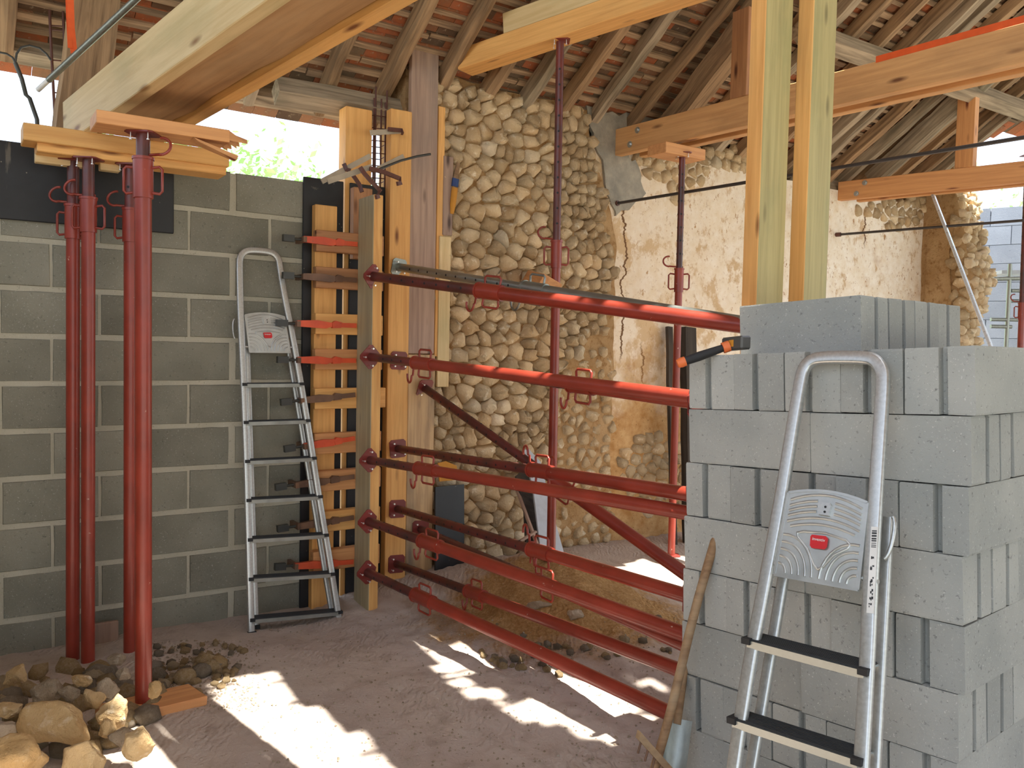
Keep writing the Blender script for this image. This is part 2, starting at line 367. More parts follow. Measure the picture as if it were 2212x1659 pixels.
def dirt():
    t = NT('trodden_dirt'); v = t.tc
    n = t.noise(v, 0.9, 5); m = t.noise(v, 8, 6, 0.65); f = t.noise(v, 55, 5, 0.75); g = t.vor(v, 26); g2 = t.vor(v, 70)
    c = t.mix(t.step(n, 0.35, 0.65), L(184, 170, 160), L(196, 182, 168)); c = t.mix(t.math('MULTIPLY', t.step(m, 0.5, 0.75), 0.6), c, L(150, 132, 118))
    # yellow sandy soil dug out behind the shores
    sep = t.n('SeparateXYZ'); t.l(v, sep.inputs[0])
    dx = t.math('DIVIDE', t.math('SUBTRACT', sep.outputs[0], 0.35), 0.85); dy = t.math('DIVIDE', t.math('SUBTRACT', sep.outputs[1], 5.15), 0.62)
    r = t.math('SQRT', t.math('ADD', t.math('MULTIPLY', dx, dx), t.math('MULTIPLY', dy, dy)))
    r = t.math('ADD', r, t.math('MULTIPLY', t.math('SUBTRACT', m, 0.5), 1.1))
    c = t.mix(t.step(r, 1.15, 0.75), c, t.mix(t.step(f, 0.4, 0.65), L(150, 116, 72), L(184, 148, 102)))
    c = t.mix(t.step(g, 0.10, 0.05), c, L(206, 194, 180))
    c = t.mix(t.math('MULTIPLY', t.step(f, 0.62, 0.75), 0.5), c, L(216, 196, 172))
    h = t.math('ADD', t.math('ADD', t.math('MULTIPLY', m, 0.7), t.math('MULTIPLY', f, 0.35)), t.math('MULTIPLY', t.step(g, 0.22, 0.0), 0.25))
    wv = t.n('TexWave'); wv.inputs['Scale'].default_value = 9.0; wv.inputs['Distortion'].default_value = 7.0; wv.inputs['Detail'].default_value = 2.0; wv.inputs['Detail Scale'].default_value = 1.6; t.l(t.map((1, 0.8, 1)), wv.inputs['Vector'])
    h = t.math('ADD', h, t.math('MULTIPLY', t.math('MULTIPLY', t.step(t.noise(v, 1.7, 3), 0.46, 0.60), wv.outputs['Fac']), 0.26)); t.bump(h, 0.9, 0.02)
    return t.done(c, 0.97, 0, 0.15)
M['dirt'] = dirt()
def tile():
    t = NT('old_clay_tile'); v = t.tc
    a = t.n('Attribute'); a.attribute_name = 'tid'
    n = t.noise(v, 9, 5, 0.65); m = t.noise(v, 34, 4, 0.7)
    c = t.ramp(a.outputs['Fac'], [(0.0, L(84, 70, 58)), (0.25, L(122, 92, 70)), (0.45, L(158, 100, 66)), (0.62, L(186, 104, 66)), (0.8, L(140, 116, 90)), (1.0, L(96, 84, 70))])
    c = t.mix(t.math('MULTIPLY', t.step(n, 0.45, 0.7), 0.65), c, L(112, 98, 80)); c = t.mix(t.math('MULTIPLY', t.step(m, 0.6, 0.75), 0.6), c, L(196, 178, 148))
    t.bump(m, 0.5, 0.006)
    return t.done(c, 0.95, 0, 0.2)
M['tile'] = tile()
def leaf(name, a, b):
    t = NT(name); n = t.noise(t.tc, 1.5, 3); c = t.mix(t.step(n, 0.3, 0.7), a, b)
    t.b.inputs['Transmission Weight'].default_value = 0.0
    t.b.inputs['Subsurface Weight'].default_value = 0.0
    return t.done(c, 0.6)
M['leaf'] = leaf('tree_leaves', L(150, 190, 120), L(190, 220, 160))
M['grass'] = plain('outside_ground', L(160, 160, 146), 0.95)
M['bark'] = plain('bark', L(96, 84, 66), 0.95)

# ================================================================ SETTING
# ---------------------------------------------------------------- floor
def build_floor():
    mb = MB(); x0, x1, y0, y1 = -4.2, 7.6, 0.6, 10.4
    def axis(a, b, fine0, fine1, c, f):
        out = [a]; x = a
        while x < b:
            x += f if fine0 <= x <= fine1 else c; out.append(min(x, b))
        return out
    xs = axis(x0, x1, -3.0, 1.7, 0.09, 0.024); ys = axis(y0, y1, 3.3, 6.4, 0.09, 0.024)
    nx = len(xs); vs = [Vector((x, y, floor_h(x, y))) for y in ys for x in xs]; fs = []
    for j in range(len(ys) - 1):
        for i in range(nx - 1):
            a = j * nx + i; fs.append((a, a + 1, a + nx + 1, a + nx))
    mb.add(vs, fs, True)
    o = obj('floor', mb, M['dirt']); props(o, 'trodden pinkish dirt floor of the barn with boot prints and dug yellow soil', 'floor', kind='structure')
build_floor()

g = MB().box((-45, -40, -0.6), (60, 60, -0.16))
props(obj('ground', g, M['grass']), 'open ground outside around the barn', 'ground', kind='structure')

# ---------------------------------------------------------------- left wall of concrete blocks
WALL_TOP, WC0, WPITCH, BL = 2.79, 0.163, 0.264, 0.4925
def build_wall_left():
    root = empty('wall_left', W(-1.4, 0, 0), 'grey concrete block wall with thick pale mortar joints', 'wall', kind='structure')
    inv = Matrix.Translation(-W(-1.4, 0, 0)); s_end = 1.735
    mo = MB()
    # mortar bed: rough slab a few millimetres behind the block faces
    ns, nzc = 150, 150; s0, s1, z0, z1 = -1.45, s_end, -0.25, WALL_TOP - 0.012
    vs = []; fs = []
    for j in range(nzc + 1):
        for i in range(ns + 1):
            s = s0 + (s1 - s0) * i / ns; z = z0 + (z1 - z0) * j / nzc
            vs.append(W(s, 0.007 + 0.004 * nz(s * 14, z * 14, 0, 4), z) - W(-1.4, 0, 0))
    for j in range(nzc):
        for i in range(ns):
            a = j * (ns + 1) + i; fs.append((a, a + 1, a + ns + 2, a + ns + 1))
    mo.add(vs, fs, True)
    mo.obox(W((s0 + s1) / 2, 0.105, (z0 + z1) / 2) - W(-1.4, 0, 0), E, (s1 - s0) / 2, N, 0.085, Z, (z1 - z0) / 2)
    obj('mortar', mo, M['mortar'], root, label='pale smeared mortar')
    cache = {}
    def blk(w, h, var):
        k = (round(w, 3), round(h, 3), var)
        if k not in cache:
            r = random.Random(var); mb = MB(); n = 0.004
            j = lambda: r.uniform(-n, n)
            p = []
            for dd, q in ((0.012, 0.0), (-0.001, 0.006)):
                p.append([(-w / 2 + q + j(), dd, -h / 2 + q + j()), (w / 2 - q + j(), dd, -h / 2 + q + j()), (w / 2 - q + j(), dd, h / 2 - q + j()), (-w / 2 + q + j(), dd, h / 2 - q + j())])
            back = [(-w / 2, 0.2, -h / 2), (w / 2, 0.2, -h / 2), (w / 2, 0.2, h / 2), (-w / 2, 0.2, h / 2)]
            vs = p[1] + p[0] + back
            fs = [(0, 1, 2, 3)]
            for a in (0, 4):
                for i in range(4): fs.append((a + i, a + 4 + i, a + 4 + (i + 1) % 4, a + (i + 1) % 4))
            fs.append((11, 10, 9, 8)); mb.add(vs, fs); cache[k] = mb.mesh('block')
        return cache[k]
    off = {0: 0.0, 1: 0.24}
    for j in range(-2, 10):
        z0 = WC0 + j * WPITCH; o = 0.488 if j % 2 == 0 else 0.245; thick = j % 2 == 1
        k = -5
        while True:
            a = o + k * BL; b = a + BL; k += 1
            if b < -1.4: continue
            if a > s_end - 0.05: break
            ga = 0.006 if not (thick and k % 3 == 0) else 0.028
            aa, bb = max(a + ga, -1.44), min(b - 0.006, s_end)
            if bb - aa < 0.08: continue
            # a vertical mortar filler cut shows in every other course
            h = WPITCH - 0.026
            m = blk(bb - aa, h, R2.randrange(4))
            ob = obj('block', m, M['wall_block'], root, inv @ frame(W((aa + bb) / 2, R2.uniform(-0.001, 0.002), z0 + 0.008 + h / 2), E))
build_wall_left()

# ---------------------------------------------------------------- stones laid as cells of a jittered pattern
def cells(region, x0, x1, y0, y1, size, seed, jit=0.36):
    r = random.Random(seed); pts = []; y = y0 - 0.1; row = 0
    while y < y1 + 0.1:
        hh = size(0.5 * (x0 + x1), y)[1] * r.uniform(0.85, 1.2); x = x0 - 0.2 * r.random() - 0.1
        while x < x1 + 0.2:
            ww = size(x, y)[0] * r.uniform(0.5, 1.7); pts.append((x + ww / 2, y + hh / 2 + r.uniform(-jit, jit) * hh)); x += ww
        y += hh; row += 1
    out = []
    for i, (px, py) in enumerate(pts):
        if not region(px, py): continue
        poly = [(px - 0.4, py - 0.3), (px + 0.4, py - 0.3), (px + 0.4, py + 0.3), (px - 0.4, py + 0.3)]
        for q in pts:
            dx, dy = q[0] - px, q[1] - py; dd = dx * dx + dy * dy
            if dd == 0 or dd > 0.36: continue
            mx, my = px + dx / 2, py + dy / 2; new = []
            for k in range(len(poly)):
                a, b = poly[k], poly[(k + 1) % len(poly)]
                fa = (a[0] - mx) * dx + (a[1] - my) * dy; fb = (b[0] - mx) * dx + (b[1] - my) * dy
                if fa <= 0: new.append(a)
                if fa * fb < 0: t = fa / (fa - fb); new.append((a[0] + t * (b[0] - a[0]), a[1] + t * (b[1] - a[1])))
            poly = new
            if len(poly) < 3: break
        if len(poly) >= 3: out.append(((px, py), poly))
    return out
def stone_mesh(c, poly, gap, depth, r, back=0.06):
    """one rubble stone: cell outline pulled in, a bulged face of a few facets"""
    cx = sum(p[0] for p in poly) / len(poly); cy = sum(p[1] for p in poly) / len(poly)
    q = []
    for i, (x, y) in enumerate(poly):                    # drop short edges, pull in
        x2, y2 = poly[(i + 1) % len(poly)]
        if math.hypot(x2 - x, y2 - y) < 0.018: continue
        q.append((x, y))
    if len(q) < 4: return None
    big = []
    for i in range(len(q)):                              # cut the corners so outlines are rounded
        a, b, cc = q[i - 1], q[i], q[(i + 1) % len(q)]; k = 0.20
        big.append((b[0] + (a[0] - b[0]) * k, b[1] + (a[1] - b[1]) * k)); big.append((b[0] + (cc[0] - b[0]) * k, b[1] + (cc[1] - b[1]) * k))
    if len(big) > 14: big = q
    rad = sum(math.hypot(x - cx, y - cy) for x, y in big) / len(big); sh = max(0.3, 1 - gap / rad)
    n = len(big); mb = MB(); vs = []
    ph = r.uniform(0, 6.28)
    for k, (sc, h) in enumerate(((sh * 1.05, -0.035), (sh * 0.86, depth * 0.70))):
        for i, (x, y) in enumerate(big):
            s2 = sc * (1 + r.uniform(-0.09, 0.09)) * (1 + 0.06 * math.sin(2 * i + ph)); vs.append(((x - cx) * s2, (y - cy) * s2, h + (r.uniform(-0.35, 0.35) * depth if k else 0)))
    vs.append((r.uniform(-0.35, 0.35) * rad, r.uniform(-0.35, 0.35) * rad, depth * r.uniform(0.9, 1.3)))
    fs = [(i, (i + 1) % n, n + (i + 1) % n, n + i) for i in range(n)] + [(n + i, n + (i + 1) % n, 2 * n) for i in range(n)]
    mb.add(vs, fs, True); return (cx, cy), rad, mb
def masonry(root, region, box, size, gap, depth, basis, seed, limit, mat, rough=1.0):
    """basis(x, y) -> (point, X, Y, outward) ; the largest stones become parts, the rest one stuff part"""
    r = random.Random(seed); lst = []
    for c, poly in cells(region, *box, size, seed):
        m = stone_mesh(c, poly, gap, depth * r.uniform(0.6, 1.5), r)
        if m: lst.append(m)
    lst.sort(key=lambda t: -t[1]); inv = root.matrix_basis.inverted(); rest = MB()
    for i, ((cx, cy), rad, mb) in enumerate(lst):
        p, X, Y, O = basis(cx, cy); X, Y, O = X.copy(), Y.copy(), O.copy()
        tl = Matrix.Rotation(r.uniform(-0.12, 0.12), 3, X) @ Matrix.Rotation(r.uniform(-0.12, 0.12), 3, Y); X, Y, O = tl @ X, tl @ Y, tl @ O
        mt = Matrix(((X.x, Y.x, O.x, p.x), (X.y, Y.y, O.y, p.y), (X.z, Y.z, O.z, p.z), (0, 0, 0, 1)))
        if i < limit: obj('stone', mb, mat, root, inv @ mt)
        else: rest.add([inv @ mt @ v for v in mb.v], mb.f, True)
    if rest.v:
        o = obj('small_stones', rest, mat, root); o['kind'] = 'stuff'
    return len(lst)
def sz(px, d): return [(SD(PD(u, v, d))[0], PD(u, v, d).z) for u, v in px]

# ---------------------------------------------------------------- back wall: rubble stone, then lime plaster
DP = 0.06                                                   # plaster face
def s_edge(z): return 4.40 if z < 2.5 else 4.40 - 0.36 * sstep(2.5, 3.75, z)
def build_wall_back():
    O = W(4, 0, 0)
    root = empty('wall_back', O, 'old rubble stone wall with earth mortar, limewashed plaster to the right', 'wall', kind='structure')
    def gridmesh(s0, s1f, z0, z1f, df, ns, nzc, thick):
        mb = MB(); vs = []; fs = []
        for j in range(nzc + 1):
            for i in range(ns + 1):
                fz = j / nzc; fsx = i / ns
                z1 = z1f(s0 + fsx * (s1f(1.0) - s0)); z = z0 + (z1 - z0) * fz; s = s0 + (s1f(z) - s0) * fsx
                vs.append(W(s, df(s, z), z) - O)
        for j in range(nzc):
            for i in range(ns):
                a = j * (ns + 1) + i; fs.append((a, a + 1, a + ns + 2, a + ns + 1))
        mb.add(vs, fs, True)
        # sides, top and back give the wall its thickness
        edge = [i for i in range(ns + 1)] + [j * (ns + 1) + ns for j in range(1, nzc + 1)] + [nzc * (ns + 1) + i for i in range(ns - 1, -1, -1)] + [j * (ns + 1) for j in range(nzc - 1, 0, -1)]
        b = [vs[k] + N * thick for k in edge]; fr = [vs[k] for k in edge]; n = len(edge)
        mb.add(fr + b, [(i, n + i, n + (i + 1) % n, (i + 1) % n) for i in range(n)], True)
        return mb
    e = gridmesh(2.43, s_edge, -0.2, lambda s: 3.66 + 0.05 * nz(s * 4, 3, 0, 9), lambda s, z: 0.030 + 0.024 * nz(s * 4, z * 4, 0, 3) + 0.010 * nz(s * 14, z * 14, 0, 5), 80, 150, 0.42)
    obj('earth_mortar', e, M['earth'], root, label='brown earth mortar between the stones')
    p = gridmesh(4.1, lambda z: 9.04, -0.2, lambda s: 3.42, lambda s, z: DP + 0.016 * nz(s * 2.2, z * 2.2, 0, 7) + 0.007 * nz(s * 8, z * 8, 0, 8), 130, 90, 0.40)
    obj('plaster', p, M['plaster'], root, label='white limewashed plaster with bare brown patches')
    # grey cement run at the top of the junction
    cp = sz([(1262, 232), (1330, 250), (1420, 232), (1440, 262), (1330, 300), (1338, 330), (1368, 350), (1392, 420), (1330, 470), (1312, 420), (1290, 330)], DP)
    cq = []
    for i in range(len(cp)):
        (xa, ya), (xb, yb) = cp[i], cp[(i + 1) % len(cp)]
        for k in range(5): cq.append((xa + (xb - xa) * k / 5 + R2.uniform(-0.022, 0.022), ya + (yb - ya) * k / 5 + R2.uniform(-0.022, 0.022)))
    cp = cq; c = MB(); c.prism(cp, -0.02, 0.014, lambda x, y, h: W(x, DP - h - 0.012, y) - O); bm = None
    obj('cement_patch', c, M['cement'], root, label='grey cement patch')
    region = sz([(930, 150), (1000, 168), (1110, 196), (1190, 208), (1262, 228), (1285, 300), (1300, 400), (1326, 520), (1332, 640), (1300, 720), (1230, 780), (1205, 900), (1190, 1000), (1200, 1100), (1200, 1225), (930, 1260)], 0)
    def wall_basis(d):
        return lambda x, y: (W(x, d, y), E, Z, -N)
    n = masonry(root, lambda x, y: inpoly(x, y, region), (2.55, 4.45, 0.0, 3.7), lambda x, y: (0.126, 0.092) if x < 3.75 else (0.092, 0.074), 0.003, 0.042, wall_basis(0.016), 5, 255, M['stone'])
    crumb = sz([(1205, 880), (1230, 790), (1330, 720), (1335, 1190), (1205, 1200)], 0)
    masonry(root, lambda x, y: inpoly(x, y, crumb), (3.7, 4.5, 0.0, 2.3), lambda x, y: (0.12, 0.09), 0.014, 0.022, wall_basis(0.035), 9, 0, M['stone'])
    for k, (px, sd_) in enumerate((([(1335, 350), (1370, 322), (1480, 318), (1560, 312), (1612, 330), (1612, 390), (1560, 372), (1500, 395), (1470, 440), (1400, 380)], 21),
                               ([(1338, 955), (1420, 935), (1495, 960), (1495, 1085), (1420, 1110), (1345, 1090)], 22),
                               ([(1835, 440), (1990, 425), (2000, 470), (1930, 500), (1880, 470)], 23))):
        reg = sz(px, DP); xs = [q[0] for q in reg]; ys = [q[1] for q in reg]
        masonry(root, lambda x, y, reg=reg: inpoly(x, y, reg), (min(xs), max(xs), min(ys), max(ys)), lambda x, y: (0.12, 0.09), 0.001, 0.024, wall_basis(DP + 0.004), sd_, 15, M['stone'])
    return n
print('stones', build_wall_back())

# broken-off cross wall at the right
def build_wall_right():
    O = W(9.25, -0.2, 0)
    root = empty('wall_right', O, 'broken end of the stone cross wall, raw rubble at its edge', 'wall', kind='structure')
    inv = Matrix.Translation(-O)
    def prof(z): return -0.40 - 0.30 * sstep(1.9, 0.4, z) - 0.10 * sstep(3.0, 2.6, z) * sstep(2.0, 2.5, z) + 0.06 * nz(z * 3, 1.5, 0, 2) + 0.16 * sstep(3.0, 3.7, z)
    def send(z): return 9.46 + 0.22 * sstep(2.3, 0.8, z) + 0.07 * nz(z * 2.6, 8, 0, 4)
    mb = MB(); zs = [-0.2 + 4.35 * i / 40 for i in range(41)]; vs = []; fs = []
    for z in zs:
        d0, s1 = prof(z), send(z)
        vs += [W(9.02, 0.06, z) - O, W(9.02 + 0.02 * nz(z * 5, 2, 0, 1), d0 * 0.5, z) - O, W(9.03, d0, z) - O, W((9.03 + s1) / 2, d0 - 0.03 + 0.05 * nz(z * 6, 4, 0, 1), z) - O, W(s1, d0 + 0.05, z) - O, W(s1, 0.4, z) - O, W(9.02, 0.4, z) - O]
    for j in range(40):
        for i in range(7):
            a = j * 7 + i; b = j * 7 + (i + 1) % 7; fs.append((a, b, b + 7, a + 7))
    mb.add(vs, fs, True); mb.add(vs[-7:], [(0, 1, 2, 3, 4, 5, 6)])
    obj('rubble_core', mb, M['earth'], root)
    def bs(x, y): return (W(9.03 + x, prof(y) - 0.005, y), E, Z, -N)
    masonry(root, lambda x, y: 0.02 < x < send(y) - 9.03 and 0 < y < 3.95, (0.0, 0.75, 0.3, 3.9), lambda x, y: (0.115, 0.092), 0.002, 0.05, bs, 31, 60, M['stone'])
    def bs2(x, y): return (W(9.02, -x, y), N * -1.0, Z, -E)
    masonry(root, lambda x, y: 0.30 < x < -prof(y) and 0 < y < 3.9, (0.0, 0.75, 0.3, 3.9), lambda x, y: (0.13, 0.11), 0.008, 0.04, bs2, 33, 20, M['stone'])
    f = MB(); f.prism([(0.0, 0.2), (0.30, 0.2), (0.27, 1.4), (0.32, 2.2), (0.26, 2.9), (0.30, 3.2), (0.0, 3.2)], 0, 0.012, lambda x, y, h: W(9.018 - h, -x, y) - O)
    obj('bare_plaster', f, M['earth'], root, label='ochre plaster left on the cross wall')
build_wall_right()

# ---------------------------------------------------------------- openings added in the unseen roof, shaped to the sun patches
LIT_PX = [
    [(838, 1372), (925, 1372), (985, 1415), (1040, 1470), (1110, 1505), (1200, 1525), (1230, 1580), (1130, 1560), (1010, 1505), (955, 1470), (905, 1405)],
    [(1180, 1548), (1300, 1560), (1400, 1592), (1408, 1612), (1330, 1625), (1235, 1590)],
    [(1180, 1440), (1280, 1455), (1360, 1495), (1345, 1512), (1240, 1480)], [(1340, 1540), (1440, 1545), (1470, 1600), (1400, 1580)],
    [(438, 1505), (520, 1462), (610, 1450), (640, 1515), (700, 1535), (790, 1590), (850, 1659), (860, 1720), (470, 1720), (470, 1640), (442, 1580)],
    [(326, 1570), (395, 1570), (410, 1620), (450, 1680), (450, 1730), (330, 1730), (270, 1640), (190, 1650), (180, 1730), (120, 1730), (200, 1620)],
    [(1300, 1445), (1440, 1475), (1450, 1500), (1330, 1470)],
]
LIT_PX.append([(1285, 1225), (1390, 1200), (1500, 1200), (1500, 1285), (1400, 1262)])
LIT = [[(lambda p: (p.x, p.y))(PF(u, v)) for u, v in poly] for poly in LIT_PX]
LIT.append([(-2.4, 2.75), (-1.35, 2.85), (-1.1, 3.35), (-0.5, 3.3), (-0.1, 2.9), (-0.1, 1.2), (-2.4, 1.2)])      # the bright ground between the photo and the viewer
LIT.append([(1.8, 5.0), (3.2, 4.6), (4.6, 5.6), (4.6, 7.4), (2.6, 7.0), (1.5, 6.2)])                                # and behind the stack
def sun_land(c, z=0.03):
    q = c - SUN * ((c.z - z) / SUN.z); return q.x, q.y
HOLES = []                                                   # further openings, given as (point the sun reaches, radius)
for (pu, pv, eu, ev, dd, ua, ub) in ((805, 597, 1600, 702, -0.40, 1300, 1596), (800, 771, 1512, 861, -0.40, 1235, 1510), (798, 994, 1510, 1107, -0.40, 1085, 1508),
                                     (859, 969, 1508, 1070, -0.11, 1120, 1506), (795, 1126, 1500, 1378, -0.40, 1120, 1260)):
    A_, B_ = PD(pu, pv, dd), PD(eu, ev, -2.92)
    for k in range(41):
        q_ = A_ + (B_ - A_) * (k / 40)
        if ua < proj(q_)[0] < ub: HOLES.append((q_ + E * (0.0 if dd > -0.2 else 0.075), 0.12 if dd > -0.2 else 0.075))
def in_hole(c):
    x, y = sun_land(c)
    if any(inpoly(x, y, P) for P in LIT): return True
    for p, rad in HOLES:
        qx, qy = sun_land(Vector(p))
        if (x - qx) ** 2 + (y - qy) ** 2 < rad * rad: return True
    return False

# ---------------------------------------------------------------- roof: rafters, laths, clay tiles
def build_roof():
    O = W(4, -1, 4)
    root = empty('ceiling', O, 'underside of the old tiled roof on rough rafters', 'ceiling', kind='structure')
    inv = Matrix.Translation(-O); r = random.Random(3)
    EAVE, TOP = 0.46, -6.2; SL = (EAVE - TOP) * math.hypot(1, ROOF_T); PU = 0.102; cosr = 1 / math.hypot(1, ROOF_T)
    def s_max(d): return 9.05 + 0.12 * nz(d * 3, 1, 0, 1) if d > -0.7 else (9.25 if d > -0.86 else 12.4)
    # rough poles and split rafters
    def rafter(s0, d0, s1, d1, w, h, seed, mat, name='rafter', drop=0.0):
        q = random.Random(seed); a, b = roof_p(s0, d0, -0.045 - h / 2 - drop), roof_p(s1, d1, -0.045 - h / 2 - drop); x = (b - a).normalized(); Ln = (b - a).length; k = max(4, int(Ln / 0.16))
        y = RNORM.cross(x); pts = [a + (b - a) * (i / k) + y * (0.018 * nz(i * 0.6, seed, 0, 2)) + RNORM * (0.012 * nz(i * 0.6, seed, 0, 3)) for i in range(k + 1)]
        pr = [(-h / 2, -w / 2 * 0.8), (h / 2, -w / 2), (h / 2, w / 2), (-h / 2, w / 2 * 0.85), (-h / 2 * 1.1, 0)]
        pr = [(px * q.uniform(0.9, 1.1), py * q.uniform(0.9, 1.1)) for px, py in pr]
        mid = (a + b) / 2; mt = frame(mid, x, None, RNORM); mi = mt.inverted()
        mb = MB(); run = []
        for i, p in enumerate(pts + [None]):
            if p is None or in_hole(p):
                if len(run) > 1: mb.sweep([mi @ pts[j] for j in run], pr, ref=(0, 0, 1), smooth=False, fn=lambda i: 1 + 0.12 * nz(i * 0.9, seed, 0, 5))
                run = []
            else: run.append(i)
        if mb.v: obj(name, mb, M[mat], root, inv @ mt)
    rs = [-2.2, -1.75, -1.3, -0.85, -0.42, 0.05, 0.5, 0.98, 1.45, 1.93, 2.33, 2.72, 3.10, 3.44, 3.80, 4.14, 4.52, 4.95, 5.30, 5.60, 5.92, 6.27, 6.57, 6.80, 7.02, 7.32, 7.58, 7.84, 8.10, 8.30, 8.56, 8.84]
    rs += [9.3 + 0.4 * i for i in range(8)]
    for i, s in enumerate(rs):
        d0 = 0.47 if s < 9 else -0.9
        rafter(s, d0 - 0.02 * r.random(), s + r.uniform(-0.05, 0.05), TOP + 0.1, r.uniform(0.075, 0.10), r.uniform(0.085, 0.11), i, r.choice(['old', 'old_grey', 'old']))
    # principal rafter
    rafter(4.80, 0.10, 4.58, -2.6, 0.17, 0.19, 77, 'old', drop=0.08)
    rafter(7.82, 0.05, 7.72, -2.6, 0.13, 0.16, 78, 'old_grey', drop=0.06)
    # purlin pieces
    def along(name, s0, s1, d, w, h, z_off, mat):
        a, b = roof_p(s0, d, z_off), roof_p(s1, d, z_off); mt = frame((a + b) / 2, b - a, None, RNORM)
        mb = MB(); Ln = (b - a).length; k = max(3, int(Ln / 0.3)); mb.sweep([(-Ln / 2 + Ln * i / k, 0.01 * nz(i, s0), 0.01 * nz(i, s1)) for i in range(k + 1)], [(-h / 2, -w / 2), (h / 2, -w / 2 * 0.9), (h / 2, w / 2), (-h / 2, w / 2 * 0.9)], ref=(0, 0, 1), smooth=False)
        obj(name, mb, M[mat], root, inv @ mt)
    along('purlin', 5.2, 9.3, -0.98, 0.13, 0.15, -0.235, 'old_grey')
    along('wall_plate', 1.55, 2.62, 0.27, 0.14, 0.13, -0.235, 'old_grey')
    along('wall_plate', 4.2, 4.85, 0.26, 0.16, 0.14, -0.15, 'old_grey'); along('wall_plate', 6.9, 7.9, 0.26, 0.16, 0.14, -0.15, 'old_grey')
    along('eave_board', -2.6, 2.9, 0.44, 0.10, 0.13, -0.06, 'old_grey')
    # laths
    nrow = int(SL / PU); stuff = MB(); lm = {}
    def lath(s0, s1, d, seed):
        q = random.Random(seed); Ln = s1 - s0
        h, w = q.uniform(0.016, 0.030), q.uniform(0.028, 0.052); k = max(2, int(Ln / 0.3))
        mb = MB(); mb.sweep([(-Ln / 2 + Ln * i / k, 0.006 * nz(i * 0.8, seed), 0) for i in range(k + 1)], [(-h / 2, -w / 2), (h / 2, -w / 2), (h / 2, w / 2), (-h / 2, w / 2)], ref=(0, 0, 1), smooth=False, fn=lambda i: 1 + 0.15 * nz(i * 0.7, seed, 0, 5)); return mb
    parts = 0
    for j in range(nrow):
        d = EAVE - (j + 0.5) * PU * cosr; s = -2.7 - r.random()
        while s < s_max(d):
            u, v = proj(roof_p(s, d)); e = s + (r.uniform(0.9, 1.7) if (-300 < u < 2500 and v > -150) else 0.22); e2 = min(e, s_max(d)); c = roof_p((s + e2) / 2, d + r.uniform(-0.012, 0.012), -0.030)
            if e2 - s > 0.12 and not in_hole(c):
                mt = frame(c, E + RNORM * r.uniform(-0.004, 0.004) + SLOPE * r.uniform(-0.012, 0.012), None, RNORM); mb = lath(s, e2, d, j * 97 + int(s * 10)); u, v = proj(c)
                if -60 < u < 2270 and -60 < v < 480 and parts < 290 and d > -2.4:
                    obj('lath', mb, M['lath'], root, inv @ mt); parts += 1
                else: stuff.add([inv @ mt @ p for p in mb.v], mb.f)
            s = e + 0.01
    o = obj('laths', stuff, M['lath'], root); o['kind'] = 'stuff'
    # tiles: each course hangs on a lath and covers the two below it
    TW, TL = 0.168, 0.285; meshes = []
    for k in range(10):
        mb = MB(); mb.box((-TW / 2 + 0.0015, -TL / 2, 0), (TW / 2 - 0.0015, TL / 2, 0.013)); mb.at = [(k + 0.5) / 10] * 6; me = mb.mesh('tile'); me.materials.append(M['tile']); meshes.append((mb, me))
    cand = []; 
    for j in range(nrow):
        d = EAVE - j * PU * cosr
        s = -2.75 + (0.084 if j % 2 else 0) + r.uniform(-0.01, 0.01)
        while s < s_max(d - 0.1):
            top = roof_p(s, d - 0.5 * PU * cosr, -0.012)      # upper end on the lath
            x = (E + SLOPE * r.uniform(-0.02, 0.02)).normalized(); dn = (SLOPE + RNORM * 0.105).normalized()
            c = top + dn * (TL / 2 - 0.02) + RNORM * r.uniform(0, 0.004)
            if not (in_hole(c) or in_hole(c + dn * TL * 0.42) or in_hole(c - dn * TL * 0.42)): cand.append((c, x, dn, d))
            s += TW
    def big(t):
        u, v = proj(t[0]); return ((t[0] - CAM).length if (-20 < u < 2230 and -20 < v < 460) else 1e3 + (t[0] - CAM).length)
    cand.sort(key=big); rest = MB(); n = 0
    # tiles hidden behind the big fresh beams at the left are skipped when choosing the single ones
    for c, x, dn, d in cand:
        y = dn * -1.0; zz = x.cross(y); mt = Matrix(((x.x, y.x, zz.x, c.x), (x.y, y.y, zz.y, c.y), (x.z, y.z, zz.z, c.z), (0, 0, 0, 1)))
        k = min(9, max(0, int(r.betavariate(1.6, 1.6) * 10))); u, v = proj(c)
        hid = u < 850 and v < 260 - 0.53 * (u - 425) and u > 60
        if n < 295 and -20 < u < 2230 and -20 < v < 460 and not hid: obj('roof_tile', meshes[k][1], None, root, inv @ mt); n += 1
        else:
            mb = meshes[k][0]; rest.add([inv @ mt @ p for p in mb.v], mb.f); rest.at += [(k + 0.5) / 10] * 6
    o = obj('roof_tiles', rest, M['tile'], root); o['kind'] = 'stuff'
build_roof()
# the other slope of the same roof, behind the viewer, down to its low eave
def build_back_slope():
    O = W(4, -9, 5); root = empty('ceiling', O, 'rear slope of the old tiled roof, behind the viewer', 'ceiling', kind='structure'); mb = MB(); inv = Matrix.Translation(-O)
    RZ = ROOF_Z - ROOF_T * -6.15; dn = (-N - Z * ROOF_T).normalized(); up = E.cross(dn); up = up if up.z > 0 else -up
    for j in range(30):
        d = -6.15 - 0.22 * j; s = -2.7
        while s < 12.4:
            c = W(s + 0.15, d - 0.11, RZ + ROOF_T * (d - 0.11 + 6.15))
            if not in_hole(c): mb.obox(inv @ c, E, 0.151, dn, 0.145, up, 0.012)
            s += 0.30
    o = obj('roof_boards', mb, M['old'], root); o['kind'] = 'stuff'
build_back_slope()

